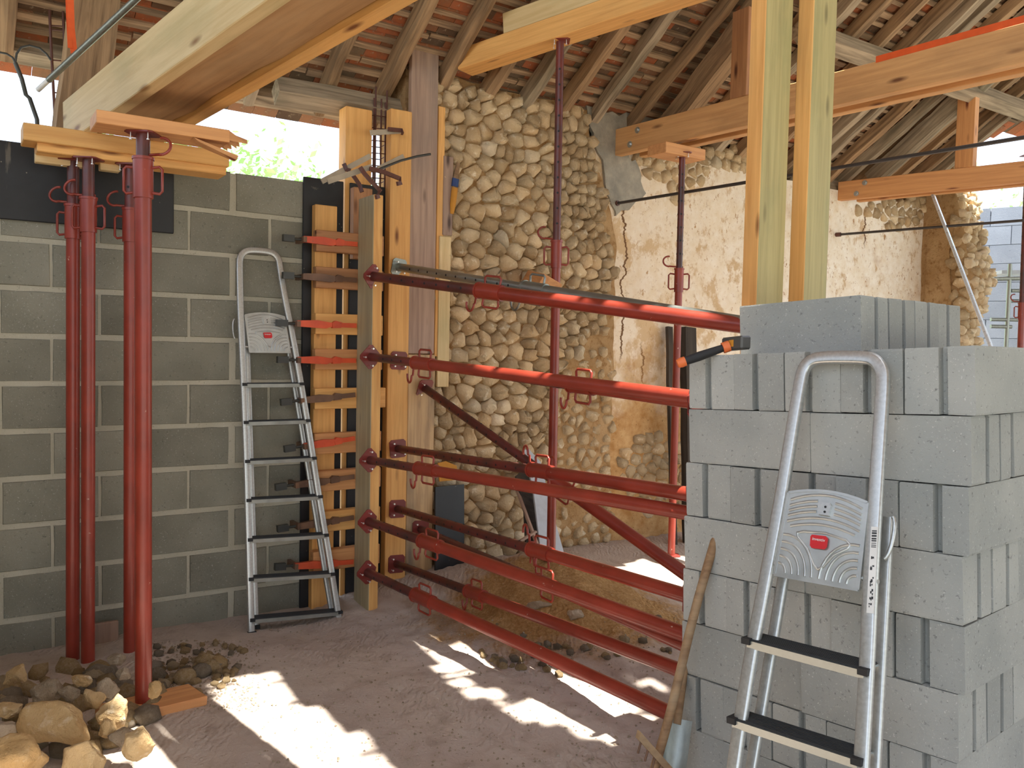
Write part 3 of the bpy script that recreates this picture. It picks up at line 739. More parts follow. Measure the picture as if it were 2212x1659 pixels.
# low block wall added out of view to darken the lower left corner
def build_shade_wall():
    O = W(-1.45, -2, 0); root = empty('wall_added_shade', O, 'low grey block wall added out of view at left to shade the corner', 'wall', kind='structure'); inv = Matrix.Translation(-O)
    mb = MB().box((-0.1, -0.243, -0.12), (0.1, 0.243, 0.12)).mesh('block')
    for j in range(-1, 10):
        for i in range(9):
            d = -0.26 - 0.495 * i - (0.247 if j % 2 else 0); obj('block', mb, M['wall_block'], root, inv @ frame(W(-1.55, d, WC0 + j * WPITCH + 0.13), E))
    obj('mortar', MB().obox(inv @ W(-1.55, -2.3, 1.25), E, 0.088, N, 2.28, Z, 1.45), M['mortar'], root)
build_shade_wall()

# ================================================================ OBJECTS
def timber(name, p0, p1, w, h, mat, label=None, cat='timber', group=None, up=None, bev=0.004, parent=None, rough=0.0, seed=0, roll=0.0, side=None):
    """squared timber from p0 to p1 (centre line), width w across, height h along up; origin at its lower end"""
    p0, p1 = Vector(p0), Vector(p1); x = (p1 - p0).normalized(); mt = frame(p0, x, None, up if up is not None else (Z if abs(x.z) < 0.9 else -N))
    if roll: mt = mt @ Matrix.Rotation(roll, 4, 'X')
    Ln = (p1 - p0).length; mb = MB()
    if rough:
        k = max(4, int(Ln / 0.22)); pr = [(-h / 2, -w / 2), (-h * 0.05, -w / 2 * 1.06), (h / 2, -w / 2 * 0.94), (h / 2, w / 2 * 0.95), (0, w / 2 * 1.05), (-h / 2, w / 2)]
        mb.sweep([(Ln * i / k, rough * nz(i * 0.7, seed, 0, 1), rough * nz(i * 0.7, seed, 0, 2)) for i in range(k + 1)], pr, ref=(0, 0, 1), smooth=False, fn=lambda i: 1 + 0.08 * nz(i, seed, 0, 3))
        bev = 0
    else: mb.box((0, -w / 2, -h / 2), (Ln, w / 2, h / 2))
    o = obj(name, mb, M[mat], parent, (parent.matrix_basis.inverted() @ mt) if parent else mt, bev)
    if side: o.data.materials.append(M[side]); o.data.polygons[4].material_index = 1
    if not parent: props(o, label, cat, group)
    return o
def upright(name, u0, u1, vtop, vbot, df, thick, mat, label, cat='plank', group=None, vref=800, side=None):
    """standing board whose face covers u0..u1 at depth df of the wall frame"""
    s0, s1 = S_(u0, df, vref), S_(u1, df, vref); um = (u0 + u1) / 2
    zt = Zp(um, vtop, df); c = W((s0 + s1) / 2, df + thick / 2, 0); zb = Zp(um, vbot, df) if vbot else floor_h(c.x, c.y, False) - 0.03
    return timber(name, Vector((c.x, c.y, zb)), Vector((c.x, c.y, zt)), s1 - s0, thick, mat, label, cat, group, up=-N, side=side)

# ---------------------------------------------------------------- steel props (shores)
def prop(name, label, p0, p1, cpix=None, cfrac=None, ro=0.036, ri=0.0295, xref=None, plate_rot=0.0, group=None, mats=('red', 'red_dark', 'red_plate'), plate0=True, hook=1, nails=True, pl=0.125, hooklen=1.0, base_z=None):
    """p0: foot of the outer tube, p1: plate at the tip of the inner tube. cpix: pixel of the collar"""
    p0, p1 = Vector(p0), Vector(p1); Ln = (p1 - p0).length
    if cpix:
        best = min((((proj(p0 + (p1 - p0) * (k / 400))[0] - cpix[0]) ** 2 + (proj(p0 + (p1 - p0) * (k / 400))[1] - cpix[1]) ** 2), k / 400) for k in range(401)); cfrac = best[1]
    c = Ln * cfrac; mt = frame_z(p0, p1 - p0, xref or RT); root = empty(name, mt, label, 'prop', group)
    o = MB().tube([(0, 0, 0.004), (0, 0, c)], ro, 20); obj('outer_tube', o, M[mats[0]], root)
    i = MB().tube([(0, 0, c - 0.05), (0, 0, Ln - 0.003)], ri, 18); it = obj('inner_tube', i, M[mats[1]], root)
    # pin holes along the inner tube
    hm = MB(); z = c + 0.12
    while z < Ln - 0.12:
        for sg in (-1, 1):
            for ax in (0, 1):
                dx = Vector((sg, 0, 0)) if ax else Vector((0, sg, 0)); t = Vector((0, 1, 0)) if ax else Vector((1, 0, 0))
                hm.add([dx * (ri + 0.0006) + t * (0.0075 * math.cos(a)) + Vector((0, 0, z + 0.0075 * math.sin(a))) for a in [k * math.pi / 4 for k in range(8)]], [tuple(range(8))] if (dx.cross(t).z * 1) >= 0 else [tuple(range(8))[::-1]])
        z += 0.10
    if hm.v: obj('pin_holes', hm, M['black_rubber'], it)['kind'] = 'stuff'
    # collar with two handles
    k = MB(); k.tube([(0, 0, c - 0.17), (0, 0, c - 0.165), (0, 0, c - 0.005), (0, 0, c)], ro + 0.007, 20, fn=lambda q: 1.0); k.tube([(0, 0, c), (0, 0, c + 0.012)], ro + 0.011, 20)
    col = obj('collar', k, M[mats[0]], root)
    for sg in (-1, 1):
        a, b = ro + 0.002, ro + 0.050
        path = [(sg * a, 0, c - 0.145), (sg * (b - 0.012), 0, c - 0.150), (sg * b, 0, c - 0.138), (sg * b, 0, c - 0.042), (sg * (b - 0.012), 0, c - 0.030), (sg * a, 0, c - 0.035)]
        obj('collar_handle', MB().tube(path, 0.0065, 8), M[mats[0]], col)
    # locking pin: through the tube, then bent round into a hook
    if hook:
        zz = c + 0.022; hk = [(-hook * (ri + 0.025) * 0.6, 0.3 * ri, zz), (hook * ri, 0, zz), (hook * 0.075, 0, zz + 0.004)]
        R = 0.040 * hooklen; cx = hook * 0.080
        for q in range(0, 11):
            a = -math.pi / 2 + q * math.pi * 1.05 / 10; hk.append((cx + hook * R * math.cos(a) * 1.1, 0.012 * math.sin(a), zz + R + R * math.sin(a)))
        obj('locking_pin', MB().tube(hk, 0.0065, 8), M[mats[0]], root)
    # plates: squares with cut corners
    def plate(z0, z1, nm, rot):
        a = pl / 2; q = 0.016; P = [(-a + q, -a), (a - q, -a), (a, -a + q), (a, a - q), (a - q, a), (-a + q, a), (-a, a - q), (-a, -a + q)]
        cs, sn = math.cos(rot), math.sin(rot); P = [(x * cs - y * sn, x * sn + y * cs) for x, y in P]
        b = obj(nm, MB().prism(P, z0, z1, lambda x, y, h: (x, y, h)), M[mats[2]], root)
        return [((sx * (a - 0.024)) * cs - (sy * (a - 0.024)) * sn, (sx * (a - 0.024)) * sn + (sy * (a - 0.024)) * cs) for sx in (-1, 1) for sy in (-1, 1)], b
    if plate0: plate(0, 0.006, 'base_plate', plate_rot)
    pts, b = plate(Ln - 0.006, Ln, 'head_plate', plate_rot)
    if nails:
        for x, y in pts[:3]:
            n = MB().tube([(x, y, Ln - 0.034), (x, y, Ln - 0.001)], 0.0022, 6); n.tube([(x, y, Ln - 0.037), (x, y, Ln - 0.033)], 0.006, 10); obj('nail', n, M['nail'], b)
    return root

# ---------------------------------------------------------------- stack of concrete blocks at the right
PA = Vector((0.660, 3.085, 0)); PFD = Vector((0.637, -0.771, 0)).normalized(); PRD = Vector((0.771, 0.637, 0)).normalized()
TILT = Vector((PFD.x, PFD.y, 0.052)).normalized(); PUP = PFD.cross(PRD); PUP = PRD.cross(TILT).normalized(); PUP = PUP if PUP.z > 0 else -PUP
BH = 0.199; PZ0 = 1.727 - 8 * BH
def pile_p(t, q, h): return Vector((PA.x, PA.y, PZ0)) + TILT * t + PRD * q + Z * h
def block_outline(w, l, g):
    """plan of a block: long along x, tongue-and-groove recess down each short end"""
    a, b, k, dp = l / 2, w / 2, 0.013, 0.028
    return [(-a, -b), (a, -b), (a, -k + g), (a - dp, -k + g + 0.002), (a - dp, k + g - 0.002), (a, k + g), (a, b), (-a, b), (-a, k + g), (-a + dp, k + g - 0.002), (-a + dp, -k + g + 0.002), (-a, -k + g)]
def rough_block(seed):
    r = random.Random(seed); P = block_outline(0.196, 0.494, 0.012 * (-1 if seed % 2 else 1)); mb = MB(); n = len(P); h = BH - 0.004
    lv = [(0, 0.985), (0.006, 1.0), (h - 0.006, 1.0), (h, 0.985)]; vs = []
    for z, sc in lv:
        for x, y in P: vs.append((x * (1 - (1 - sc) * 0.4) + r.uniform(-0.0012, 0.0012), y * sc + r.uniform(-0.0012, 0.0012), z + r.uniform(-0.0012, 0.0012)))
    fs = [tuple(range(n))[::-1], tuple(range(3 * n, 4 * n))]
    for k in range(3):
        for i in range(n): fs.append((k * n + i, k * n + (i + 1) % n, (k + 1) * n + (i + 1) % n, (k + 1) * n + i))
    mb.add(vs, fs); return mb.mesh('concrete_block')
BLK = [rough_block(k) for k in range(5)]
ROW = ['bottom', 'second from bottom', 'third from bottom', 'fourth from bottom', 'fifth from bottom', 'sixth from bottom', 'seventh, second full', 'eighth, top full']
POS5 = ['leftmost', 'second from left', 'middle', 'second from right', 'rightmost']
def block_at(t, q, h, along_front, label, jitter=0.005):
    ax = TILT if along_front else PRD; ang = R2.uniform(-0.007, 0.007)
    x = (ax * math.cos(ang) + PUP.cross(ax) * math.sin(ang)).normalized(); y = PUP.cross(x)
    p = pile_p(t + R2.uniform(-jitter, jitter) * 0.6, q + R2.uniform(-jitter, jitter), h)
    mt = Matrix(((x.x, y.x, PUP.x, p.x), (x.y, y.y, PUP.y, p.y), (x.z, y.z, PUP.z, p.z), (0, 0, 0, 1)))
    o = obj('concrete_block', R2.choice(BLK), M['block'], None, mt); props(o, label, 'block', 'concrete blocks of the stack'); return o
rown = ['bottom', 'second', 'third', 'fourth', 'fifth', 'sixth', 'seventh', 'eighth']
for k in range(8):
    h = k * BH
    if k % 2 == 1:
        for i in range(5):
            block_at(0.1 + 0.2 * i, 0.247, h, False, f'grey block end-on, {POS5[i]} in the {rown[k]} row up of the stack')
        if k == 7:
            for i in range(5): block_at(0.1 + 0.2 * i, 0.247 + 0.497, h, False, f'grey block at the back of the top full row, {POS5[i]}')
        else: block_at(0.9, 0.247 + 0.497, h, False, f'grey rear block on the right of the stack, {rown[k]} row up')
    else:
        for i in range(2):
            block_at(0.25 + 0.497 * i, 0.099, h, True, f'grey block laid lengthwise, {("left", "right")[i]} one in the {rown[k]} row up of the stack')
        for i in range(1, 5): block_at(0.25 + 0.497, 0.099 + 0.2 * i, h, True, f'grey block on the stack side, right, {rown[k]} row up, {("first", "second", "third", "fourth")[i - 1]} behind the corner')
        block_at(0.25, 0.099 + 0.8, h, True, f'grey block at the back of the stack, {rown[k]} row up')
for i in range(4): block_at(0.25, 0.405 + 0.2 * i, 8 * BH, True, f'grey block on the very top of the stack, {("nearest", "second", "third", "farthest")[i]}')
pal = empty('pallet', pile_p(0.5, 0.5, -0.14), 'wooden pallet under the stack of concrete blocks', 'pallet')
pi = pal.matrix_basis.inverted()
for k in range(5): obj('deck_board', MB().obox(pi @ pile_p(0.5, 0.09 + 0.205 * k, -0.012), TILT, 0.5, PRD, 0.06, PUP, 0.011), M['grey_plank'], pal)
for k in range(3): obj('bearer', MB().obox(pi @ pile_p(0.06 + 0.44 * k, 0.5, -0.075), TILT, 0.045, PRD, 0.5, PUP, 0.05), M['grey_plank'], pal)

# ---------------------------------------------------------------- formwork of the concrete column
upright('plywood_sheet', 652, 738, 386, None, -0.022, 0.018, 'ply', 'black film-faced plywood panel at the left of the column formwork', 'panel')
upright('plywood_sheet', 752, 831, 399, None, -0.022, 0.018, 'ply', 'black plywood panel in the middle of the column formwork, beside the rebar', 'panel')
upright('formwork_plank', 741, 797, 232, None, 0.0, 0.12, 'pine', 'tall new plank rising above the black panels left of the rebar', 'plank')
upright('formwork_plank', 678, 725, 443, None, -0.088, 0.064, 'pine', 'orange plank lying flat against the left black panel behind the clamps', 'plank')
upright('formwork_plank', 760, 800, 405, 560, -0.088, 0.064, 'pine_red', 'short reddish offcut wedged behind the top of the front post', 'plank')
upright('formwork_post', 802, 823, 420, None, -0.395, 0.235, 'pine', 'plank set on edge in front that takes the diamond prop plates', 'post', side='grey_side')
upright('formwork_plank', 837, 882, 236, None, -0.105, 0.075, 'pine', 'tall new plank right of the rebar with five square prop plates', 'plank')
upright('formwork_plank', 880, 937, 105, 764, -0.085, 0.05, 'grey_plank', 'tallest weathered grey plank of the column formwork', 'plank')
upright('formwork_plank', 882, 940, 766, None, -0.088, 0.05, 'plank_stained', 'grey-streaked plank below the tall weathered one', 'plank')
upright('formwork_plank', 938, 953, 228, 770, -0.045, 0.05, 'pine', 'narrow brown plank edge right of the tall grey plank', 'plank')
upright('formwork_plank', 951, 972, 336, 508, -0.05, 0.03, 'grey_plank', 'short grey board by the stones, above the pale one', 'plank')
upright('formwork_plank', 945, 970, 510, 836, -0.055, 0.03, 'pine_pale', 'short pale board standing against the stones', 'plank')
CV_ = [525, 603, 702, 778, 862, 958, 1038, 1125, 1208]
WN = ['topmost', 'second from the top', 'third from the top', 'fourth from the top', 'fifth from the top', 'sixth from the top', 'seventh from the top', 'eighth from the top', 'lowest']
WM = ['pine_red', 'pine_red', 'pine', 'pine_orange', 'pine', 'pine_orange', 'pine_orange', 'pine', 'pine_orange']
for k, v in enumerate(CV_):
    s0, s1 = S_(681, -0.155), S_(826 if k != 4 else 834, -0.155); z = Zp(740, v, -0.155) + 0.004
    timber('waler', W(s0, -0.122, z), W(s1, -0.122, z), 0.064, 0.135, WM[k], f'short orange cross board of the column formwork, {WN[k]}', 'board', 'cross boards of the formwork')
    # bar clamp pulled across the board
    cm = ['orange', 'rust', 'orange', 'orange', 'rust', 'orange', 'rust', 'rust', 'orange'][k]
    ua = [662, 662, 650, 652, 660, 668, 650, 655, 650][k]; sa, sb = S_(ua, -0.17), S_(768, -0.17); tiltz = [0, 0, 0, 0, 0.03, 0.035, 0.025, 0.02, -0.02][k]
    zc = z - 0.005; base = W(sa, -0.172, zc); mt = frame(base, (W(sb, -0.172, zc + tiltz) - base))
    lab = {'orange': 'orange bar clamp', 'rust': 'rusty bar clamp'}[cm]
    c = empty('bar_clamp', mt, f'{lab} across the cross board, {WN[k]}', 'clamp', 'bar clamps on the formwork'); Lc = (sb - sa)
    obj('rail', MB().box((0.02, -0.006, -0.016), (Lc, 0.006, 0.014)), M[cm], c)
    obj('fixed_jaw', MB().prism([(-0.03, -0.018), (0.16, -0.026), (0.20, -0.012), (0.20, 0.012), (0.10, 0.026), (-0.03, 0.020)], -0.014, 0.014, lambda x, y, h: (x, h, y)), M[cm], c)
    obj('sliding_jaw', MB().prism([(Lc * 0.55, -0.022), (Lc * 0.70, -0.020), (Lc * 0.72, 0.016), (Lc * 0.60, 0.026), (Lc * 0.54, 0.010)], -0.017, 0.017, lambda x, y, h: (x, h, y)), M[cm], c)
    obj('jaw_arm', MB().box((-0.035, -0.02, -0.018), (-0.012, 0.13, 0.016)), M['rust'], c)
    obj('screw', MB().tube([(-0.13, 0.02, 0.0), (-0.03, 0.02, 0.0)], 0.009, 8), M['dark_steel'], c)
    obj('screw_handle', MB().box((-0.155, -0.0, -0.020), (-0.085, 0.035, 0.022)), M['dark_steel'], c)

# rebar cage in the column
cg = empty('rebar_cage', W(2.32, 0.1, 1.6), 'rusty rebar cage standing out of the column formwork', 'rebar'); ci = cg.matrix_basis.inverted()
ss = [S_(u, 0.10, 300) for u in (801, 809, 817, 825, 832)]; zt = Zp(815, 188, 0.1)
for k, (s, d) in enumerate([(ss[0], 0.06), (ss[1], 0.20), (ss[2], 0.06), (ss[3], 0.20), (ss[4], 0.06), (ss[1] - 0.01, 0.06), (ss[3] + 0.01, 0.06)]):
    b0 = ci @ W(s, d, 1.5); b1 = ci @ W(s + R2.uniform(-0.01, 0.01), d, zt - R2.uniform(0, 0.12)); obj('bar', MB().tube([b0, b1], 0.006, 8), M['rebar'], cg)
for k in range(14):
    z = 2.20 + 0.085 * k
    if z > zt - 0.1: break
    q = [ci @ W(ss[0] - 0.012, 0.05, z), ci @ W(ss[4] + 0.012, 0.05, z + 0.008), ci @ W(ss[4] + 0.012, 0.21, z), ci @ W(ss[0] - 0.012, 0.21, z - 0.006)]
    obj('stirrup', MB().tube(q, 0.0035, 6, closed=True), M['rebar'], cg)

# cluster of old clamps hanging at the head of the formwork
def flatbar(mb, pts, w=0.028, t=0.009, ref=None): mb.sweep(pts, [(-w / 2, -t / 2), (w / 2, -t / 2), (w / 2, t / 2), (-w / 2, t / 2)], ref=ref or Z, smooth=False); return mb
def oldclamp(name, label, barpx, jaws, d, handle=None):
    pts = [PD(u, v, dd) for (u, v), dd in zip(barpx, (d - 0.02, d))]; c = empty(name, pts[0], label, 'clamp', 'old clamps at the head of the formwork'); ii = c.matrix_basis.inverted()
    obj('rail', flatbar(MB(), [ii @ p for p in pts], 0.034), M['pale_bar'], c, label='pale dusty flat bar')
    for j in jaws: obj('jaw', flatbar(MB(), [ii @ PD(u, v, d - 0.03 - 0.012 * i) for i, (u, v) in enumerate(j)], 0.026, 0.016), M['rebar'], c)
    if handle: obj('handle', MB().tube([ii @ PD(u, v, d - 0.06) for u, v in handle], 0.008, 8), M['dark_steel'], c)
oldclamp('bar_clamp', 'old rusty clamp at the formwork head, upper of two with pale bar', [(695, 392), (800, 337)], [[(743, 354), (748, 366), (757, 369)], [(762, 378), (776, 398), (782, 415)]], -0.16)
oldclamp('bar_clamp', 'old rusty clamp at the formwork head, lower with hooked jaw over the front post', [(708, 392), (803, 360)], [[(778, 361), (788, 376), (806, 396), (821, 412), (818, 424), (812, 426)], [(798, 364), (830, 372), (864, 386), (866, 395), (858, 397)]], -0.40)
oldclamp('bar_clamp', 'old rusty clamp with a long thin handle curving over the tall planks', [(815, 366), (872, 338)], [[(802, 368), (816, 367)]], -0.17, [(818, 366), (838, 358), (866, 347), (900, 338), (930, 333)])
oldclamp('bar_clamp', 'single dark clamp bar beside the rebar above the others', [(800, 287), (866, 283)], [[(838, 279), (868, 282), (869, 289)]], -0.112)

# ---------------------------------------------------------------- shores between the formwork and the far side
BD = -2.92
def bar(plate, end, col, d, label, rot=0.0, hook=1, ro=0.0315, ri=0.0265, mats=('red', 'red_dark', 'red_plate'), d1=BD, grp='horizontal shores of the formwork', name='steel_prop', hl=1.0, pl=0.125):
    p1 = PD(plate[0], plate[1], d); p0 = PD(end[0], end[1], d1)
    return prop(name, label, p0, p1, cpix=col, ro=ro, ri=ri, xref=Z, plate_rot=rot, hook=hook, mats=mats, group=grp, hooklen=hl, pl=pl)
q = math.pi / 4; DF = -0.397; DB = -0.107
bar((805, 597), (1668, 711), (1037, 627), DF, 'red shore on the front post, topmost, ending at the top of the block stack', q, -1, ro=0.038, ri=0.031)
bar((800, 771), (1512, 861), (898, 787), DF, 'red shore on the front post, second from the top, collar near its plate', q, -1)
bar((798, 994), (1510, 1112), (905, 1008), DF, 'red shore on the front post, third from the top', q, -1)
bar((795, 1126), (1500, 1378), (917, 1157), DF, 'red shore on the front post, fourth from the top', q, -1, ro=0.034, ri=0.0285)
bar((793, 1236), (1492, 1562), (900, 1282), DF, 'red shore on the front post, lowest and nearest the floor', q, 0, ro=0.034, ri=0.0285)
bar((861, 577), (1662, 708), (1135, 618), DB, 'galvanised grey shore beside the topmost red one', 0.1, -1, pl=0.115, mats=('galv', 'galv', 'galv'), hl=1.3, ro=0.034, ri=0.028)
bar((861, 779), (1512, 870), (1236, 828), DB, 'red shore on the second plank, half hidden behind the second front one', 0.05, -1)
bar((859, 969), (1508, 1071), (1150, 1013), DB, 'red shore on the second plank, bright where the sun catches its end', -0.06, 1)
bar((858, 1099), (1500, 1292), (1150, 1187), DB, 'red shore on the second plank, third from the top', 0.04, 1)
bar((856, 1218), (1496, 1458), (1015, 1270), DB, 'dark red shore on the second plank, lowest', 0.05, -1)
bar((908, 1143), (1500, 1402), (1165, 1248), -0.092, 'dark red shore on the grey-streaked plank, running under the fourth front one', 0.05, 1)
bar((917, 838), (1496, 1251), (1195, 1042), -0.092, 'red shore running diagonally down from the grey-streaked plank', 0.03, 1, ro=0.036, ri=0.029, d1=-2.3)
# the boards they push against on the far side
timber('formwork_post', Vector((0.90, 3.535, -0.02)), Vector((0.90, 3.535, 1.68)), 0.14, 0.04, 'pine', 'upright plank behind the block stack that the shores push against', 'post', up=-N)
timber('formwork_post', Vector((1.10, 3.66, -0.02)), Vector((1.10, 3.66, 1.93)), 0.14, 0.04, 'pine', 'taller plank behind the stack that takes the topmost shores', 'post', up=-N)

# ---------------------------------------------------------------- upright props at the left and the beams they carry
def onto(q, z): return Vector((q.x, q.y, z - 0.001))
ZA, ZB = PD(208, 264, -1.33).z, PD(80, 326, -0.47).z          # undersides of the two bearing planks
p = PF(310, 1534); tp = onto(PY(309, 266, p.y), ZA); prop('steel_prop', 'red upright prop at the left, nearest, its foot on a board among the stones', p, tp, cpix=(309, 345), ro=0.0365, group='upright props at the left', hook=1)
yb = 4.38; b = PF(190, 1452); tp = onto(PY(191, 313, yb), ZB); prop('steel_prop', 'red upright prop, right one of the touching pair at far left', PY(190, 1455, yb), tp, cpix=(195, 430), ro=0.034, hook=-1, group='upright props at the left')
yb = 4.44; prop('steel_prop', 'red upright prop, leftmost of all by the block wall', PY(157, 1450, yb), onto(PY(158, 329, yb), ZB), cpix=(158, 447), ro=0.034, hook=-1, group='upright props at the left')
yb = 4.52; prop('steel_prop', 'red upright prop just behind the nearest one, against the block wall', PY(281, 1420, yb), onto(PY(282, 350, yb), ZB), cpix=(277, 455), ro=0.034, hook=-1, group='upright props at the left')
yb = 5.55; prop('steel_prop', 'red upright prop in the middle under the orange roof beam', PY(1190, 1206, yb), PY(1210, 88, yb), cpix=(1199, 524), ro=0.030, ri=0.026, hook=-1)
yb = 6.42; prop('steel_prop', 'thin red upright prop under the bolted beams before the plastered wall', PY(1450, 1200, yb), PY(1474, 331, yb), cpix=(1467, 582), ro=0.0285, ri=0.024, hook=-1)

# bearing planks along the wall on the props
def along_wall(name, u, v, d, length, w, h, mat, label, cat='plank', back=0.0):
    """timber parallel to the wall; (u, v) is the left lower corner of its front face"""
    p = PD(u, v, d); a = p + N * (w / 2) + Z * (h / 2); return timber(name, a, a + E * length, w, h, mat, label, cat)
along_wall('bearing_plank', 50, 301, -0.50, 1.00, 0.19, 0.085, 'pine', 'thick new plank on the left props carrying the long beams')
along_wall('bearing_plank', 80, 326, -0.47, 0.93, 0.17, 0.062, 'pine', 'second new plank right under the thick bearing plank')
along_wall('packing_board', 76, 349, -0.36, 0.24, 0.06, 0.05, 'pine_pale', 'short pale packing piece under the left end of the bearing planks', 'board')
along_wall('packing_board', 216, 366, -0.36, 0.10, 0.06, 0.05, 'pine_pale', 'tiny pale packing piece under the bearing planks between the props', 'board')
bp = PD(208, 264, -1.33); bpl = empty('bearing_plank', bp, 'short splintered plank on the nearest prop, broken at its right end', 'plank'); 
mtb = Matrix.Translation(-bp) @ frame(bp + N * 0.10 + Z * 0.028, E)
obj('plank', MB().box((0, -0.10, -0.028), (0.56, 0.10, 0.028)), M['pine_orange'], bpl, mtb, 0.003)
spl = MB()
for k in range(5):
    y0 = -0.10 + 0.04 * k; Lk = [0.09, 0.05, 0.075, 0.03, 0.06][k]
    spl.add([(0.555, y0, -0.02), (0.555, y0 + 0.036, -0.02), (0.555, y0 + 0.036, 0.026), (0.555, y0, 0.026), (0.555 + Lk, y0 + 0.012, -0.022 - 0.02 * (k % 2)), (0.555 + Lk, y0 + 0.022, 0.0)], [(0, 1, 5, 4), (1, 2, 5), (2, 3, 4, 5), (3, 0, 4)])
spl.add([(0.40, -0.10, -0.030), (0.40, -0.02, -0.030), (0.60, -0.06, -0.085), (0.60, -0.10, -0.085), (0.42, -0.10, -0.045), (0.42, -0.02, -0.045), (0.59, -0.06, -0.105), (0.59, -0.10, -0.105)], [(0, 1, 2, 3), (7, 6, 5, 4), (0, 3, 7, 4), (1, 5, 6, 2), (3, 2, 6, 7), (0, 4, 5, 1)])
obj('splinters', spl, M['pine_orange'], bpl, mtb)
# sandwich of two new beams with an old tie beam between, running out from the wall over the camera
G0 = PD(179, 284, -0.50); GDIR = (PZ(570, 4, 2.90) - G0).normalized(); GP = Vector((GDIR.y, -GDIR.x, 0)).normalized(); GP = GP if GP.dot(E) > 0 else -GP
def long_beam(perp0, perp1, z0, h, t0, t1, mat, label, name='beam', rough=0):
    a = G0 + GP * ((perp0 + perp1) / 2) + Z * (z0 + h / 2); return timber(name, a + GDIR * t0, a + GDIR * t1, perp1 - perp0, h, mat, label, 'beam', rough=rough, seed=4)
long_beam(0.0, 0.066, 0.0, 0.235, -0.34, 3.7, 'pine_pale', 'long pale new beam at upper left, left of the old tie beam')
long_beam(0.072, 0.315, 0.03, 0.24, -0.06, 3.7, 'old_dirty', 'dirty old tie beam clamped between the two new beams', 'tie_beam', 0.012)
long_beam(0.322, 0.388, 0.0, 0.235, -0.18, 3.7, 'pine', 'long orange new beam at upper left, right of the old tie beam')

# black plywood form fixed along the head of the block wall
a, b = PD(-60, 474, -0.014), PD(375, 505, -0.014); hh = Zp(375, 352, -0.014) - b.z
pan = timber('plywood_sheet', W(SD(a)[0], -0.012, b.z + hh / 2), W(SD(b)[0], -0.012, b.z + hh / 2), 0.020, hh, 'ply', 'wide black plywood board across the head of the block wall', 'panel')

# old post, strap, pipe and loose bars at the top left
timber('old_post', PD(163, 340, -0.02), PD(206, -3, -0.02), 0.24, 0.20, 'old', 'broad old wooden post standing on the block wall behind the pale beam', 'post', up=-N, rough=0.012, seed=9)
a, b = PD(105, 173, -0.35), PD(305, -12, -1.0); pp = empty('tube', a, 'thin galvanised tube slanting up behind the pale beam', 'tube'); obj('pipe', MB().tube([(0, 0, 0), (b - a)], 0.016, 14), M['galv'], pp); obj('white_cap', MB().tube([(a - b).normalized() * 0.10, (0, 0, 0)], 0.013, 12), M['white'], pp, label='white end')
st = PD(151, -30, -0.42); sp = MB(); sp.sweep([Vector(), PD(154, 60, -0.42) - st, PD(160, 116, -0.44) - st], [(-0.016, -0.001), (0.016, -0.001), (0.016, 0.001), (-0.016, 0.001)], ref=E, smooth=False)
sp.sweep([PD(146, -30, -0.41) - st, PD(149, 50, -0.41) - st, PD(152, 104, -0.44) - st], [(-0.012, -0.001), (0.012, -0.001), (0.012, 0.001), (-0.012, 0.001)], ref=E, smooth=False)
props(obj('strap', sp, M['strap'], None, Matrix.Translation(st)), 'orange webbing strap hanging beside the old post to the slanting tube', 'strap')
o = PD(80, 262, 0.12); rb = MB(); P = lambda L_: [PD(u, v, 0.12) - o for u, v in L_]
rb.tube(P([(82, 300), (80, 258), (64, 212), (56, 205), (47, 170), (33, 136)]), 0.012, 8); rb.tube(P([(33, 136), (27, 124), (14, 116), (-6, 112), (-30, 118)]), 0.006, 8); rb.tube(P([(33, 136), (36, 116), (46, 102), (64, 98), (86, 104), (100, 116), (110, 130)]), 0.006, 8)
props(obj('forked_bar', rb, M['dark_steel'], None, Matrix.Translation(o)), 'dark forked steel bar with two thin loops against the sky', 'bar')
o = PD(113, 300, 0.16); lr = MB()
lr.tube(P2 := [PD(u, v, 0.16) - o for u, v in [(107, 22), (110, 90), (121, 300)]], 0.008, 8); lr.tube([PD(u, v, 0.16) - o for u, v in [(136, 22), (139, 90), (146, 300)]], 0.008, 8)
for v in (55, 64, 130, 200): lr.tube([PD(108 + (v - 22) * 0.05, v, 0.16) - o, PD(137 + (v - 22) * 0.04, v + 2, 0.16) - o], 0.004, 6)
props(obj('rebar_ladder', lr, M['rebar'], None, Matrix.Translation(o)), 'two rusty rebars tied together rising at far left', 'rebar')
o = PD(400, 334, -0.40); props(obj('thin_rod', MB().tube([Vector((0, 0, 0)), PD(466, 314, -0.40) - o], 0.008, 8), M['rod'], None, Matrix.Translation(o)), 'thin dark rod poking out over the block wall', 'bar')

# ---------------------------------------------------------------- beam under the roof in the middle
P0 = PY(1212, 90, 5.55); PE = PY(1003, 158, 6.0); cd_ = (P0 - PE).normalized(); cc = P0 + Z * 0.07
cp = Vector((cd_.y, -cd_.x, 0)).normalized(); cp = cp if cp.y > 0 else -cp
timber('beam', PE + Z * 0.07, cc + cd_ * 2.6, 0.17, 0.14, 'pine', 'orange new beam under the roof on the middle prop', 'beam')
timber('beam', cc - cd_ * 0.42 + Z * 0.142 - cp * 0.03, cc + cd_ * 2.6 + Z * 0.142 - cp * 0.03, 0.09, 0.14, 'pine_pale', 'paler second timber lying on the orange roof beam', 'beam')

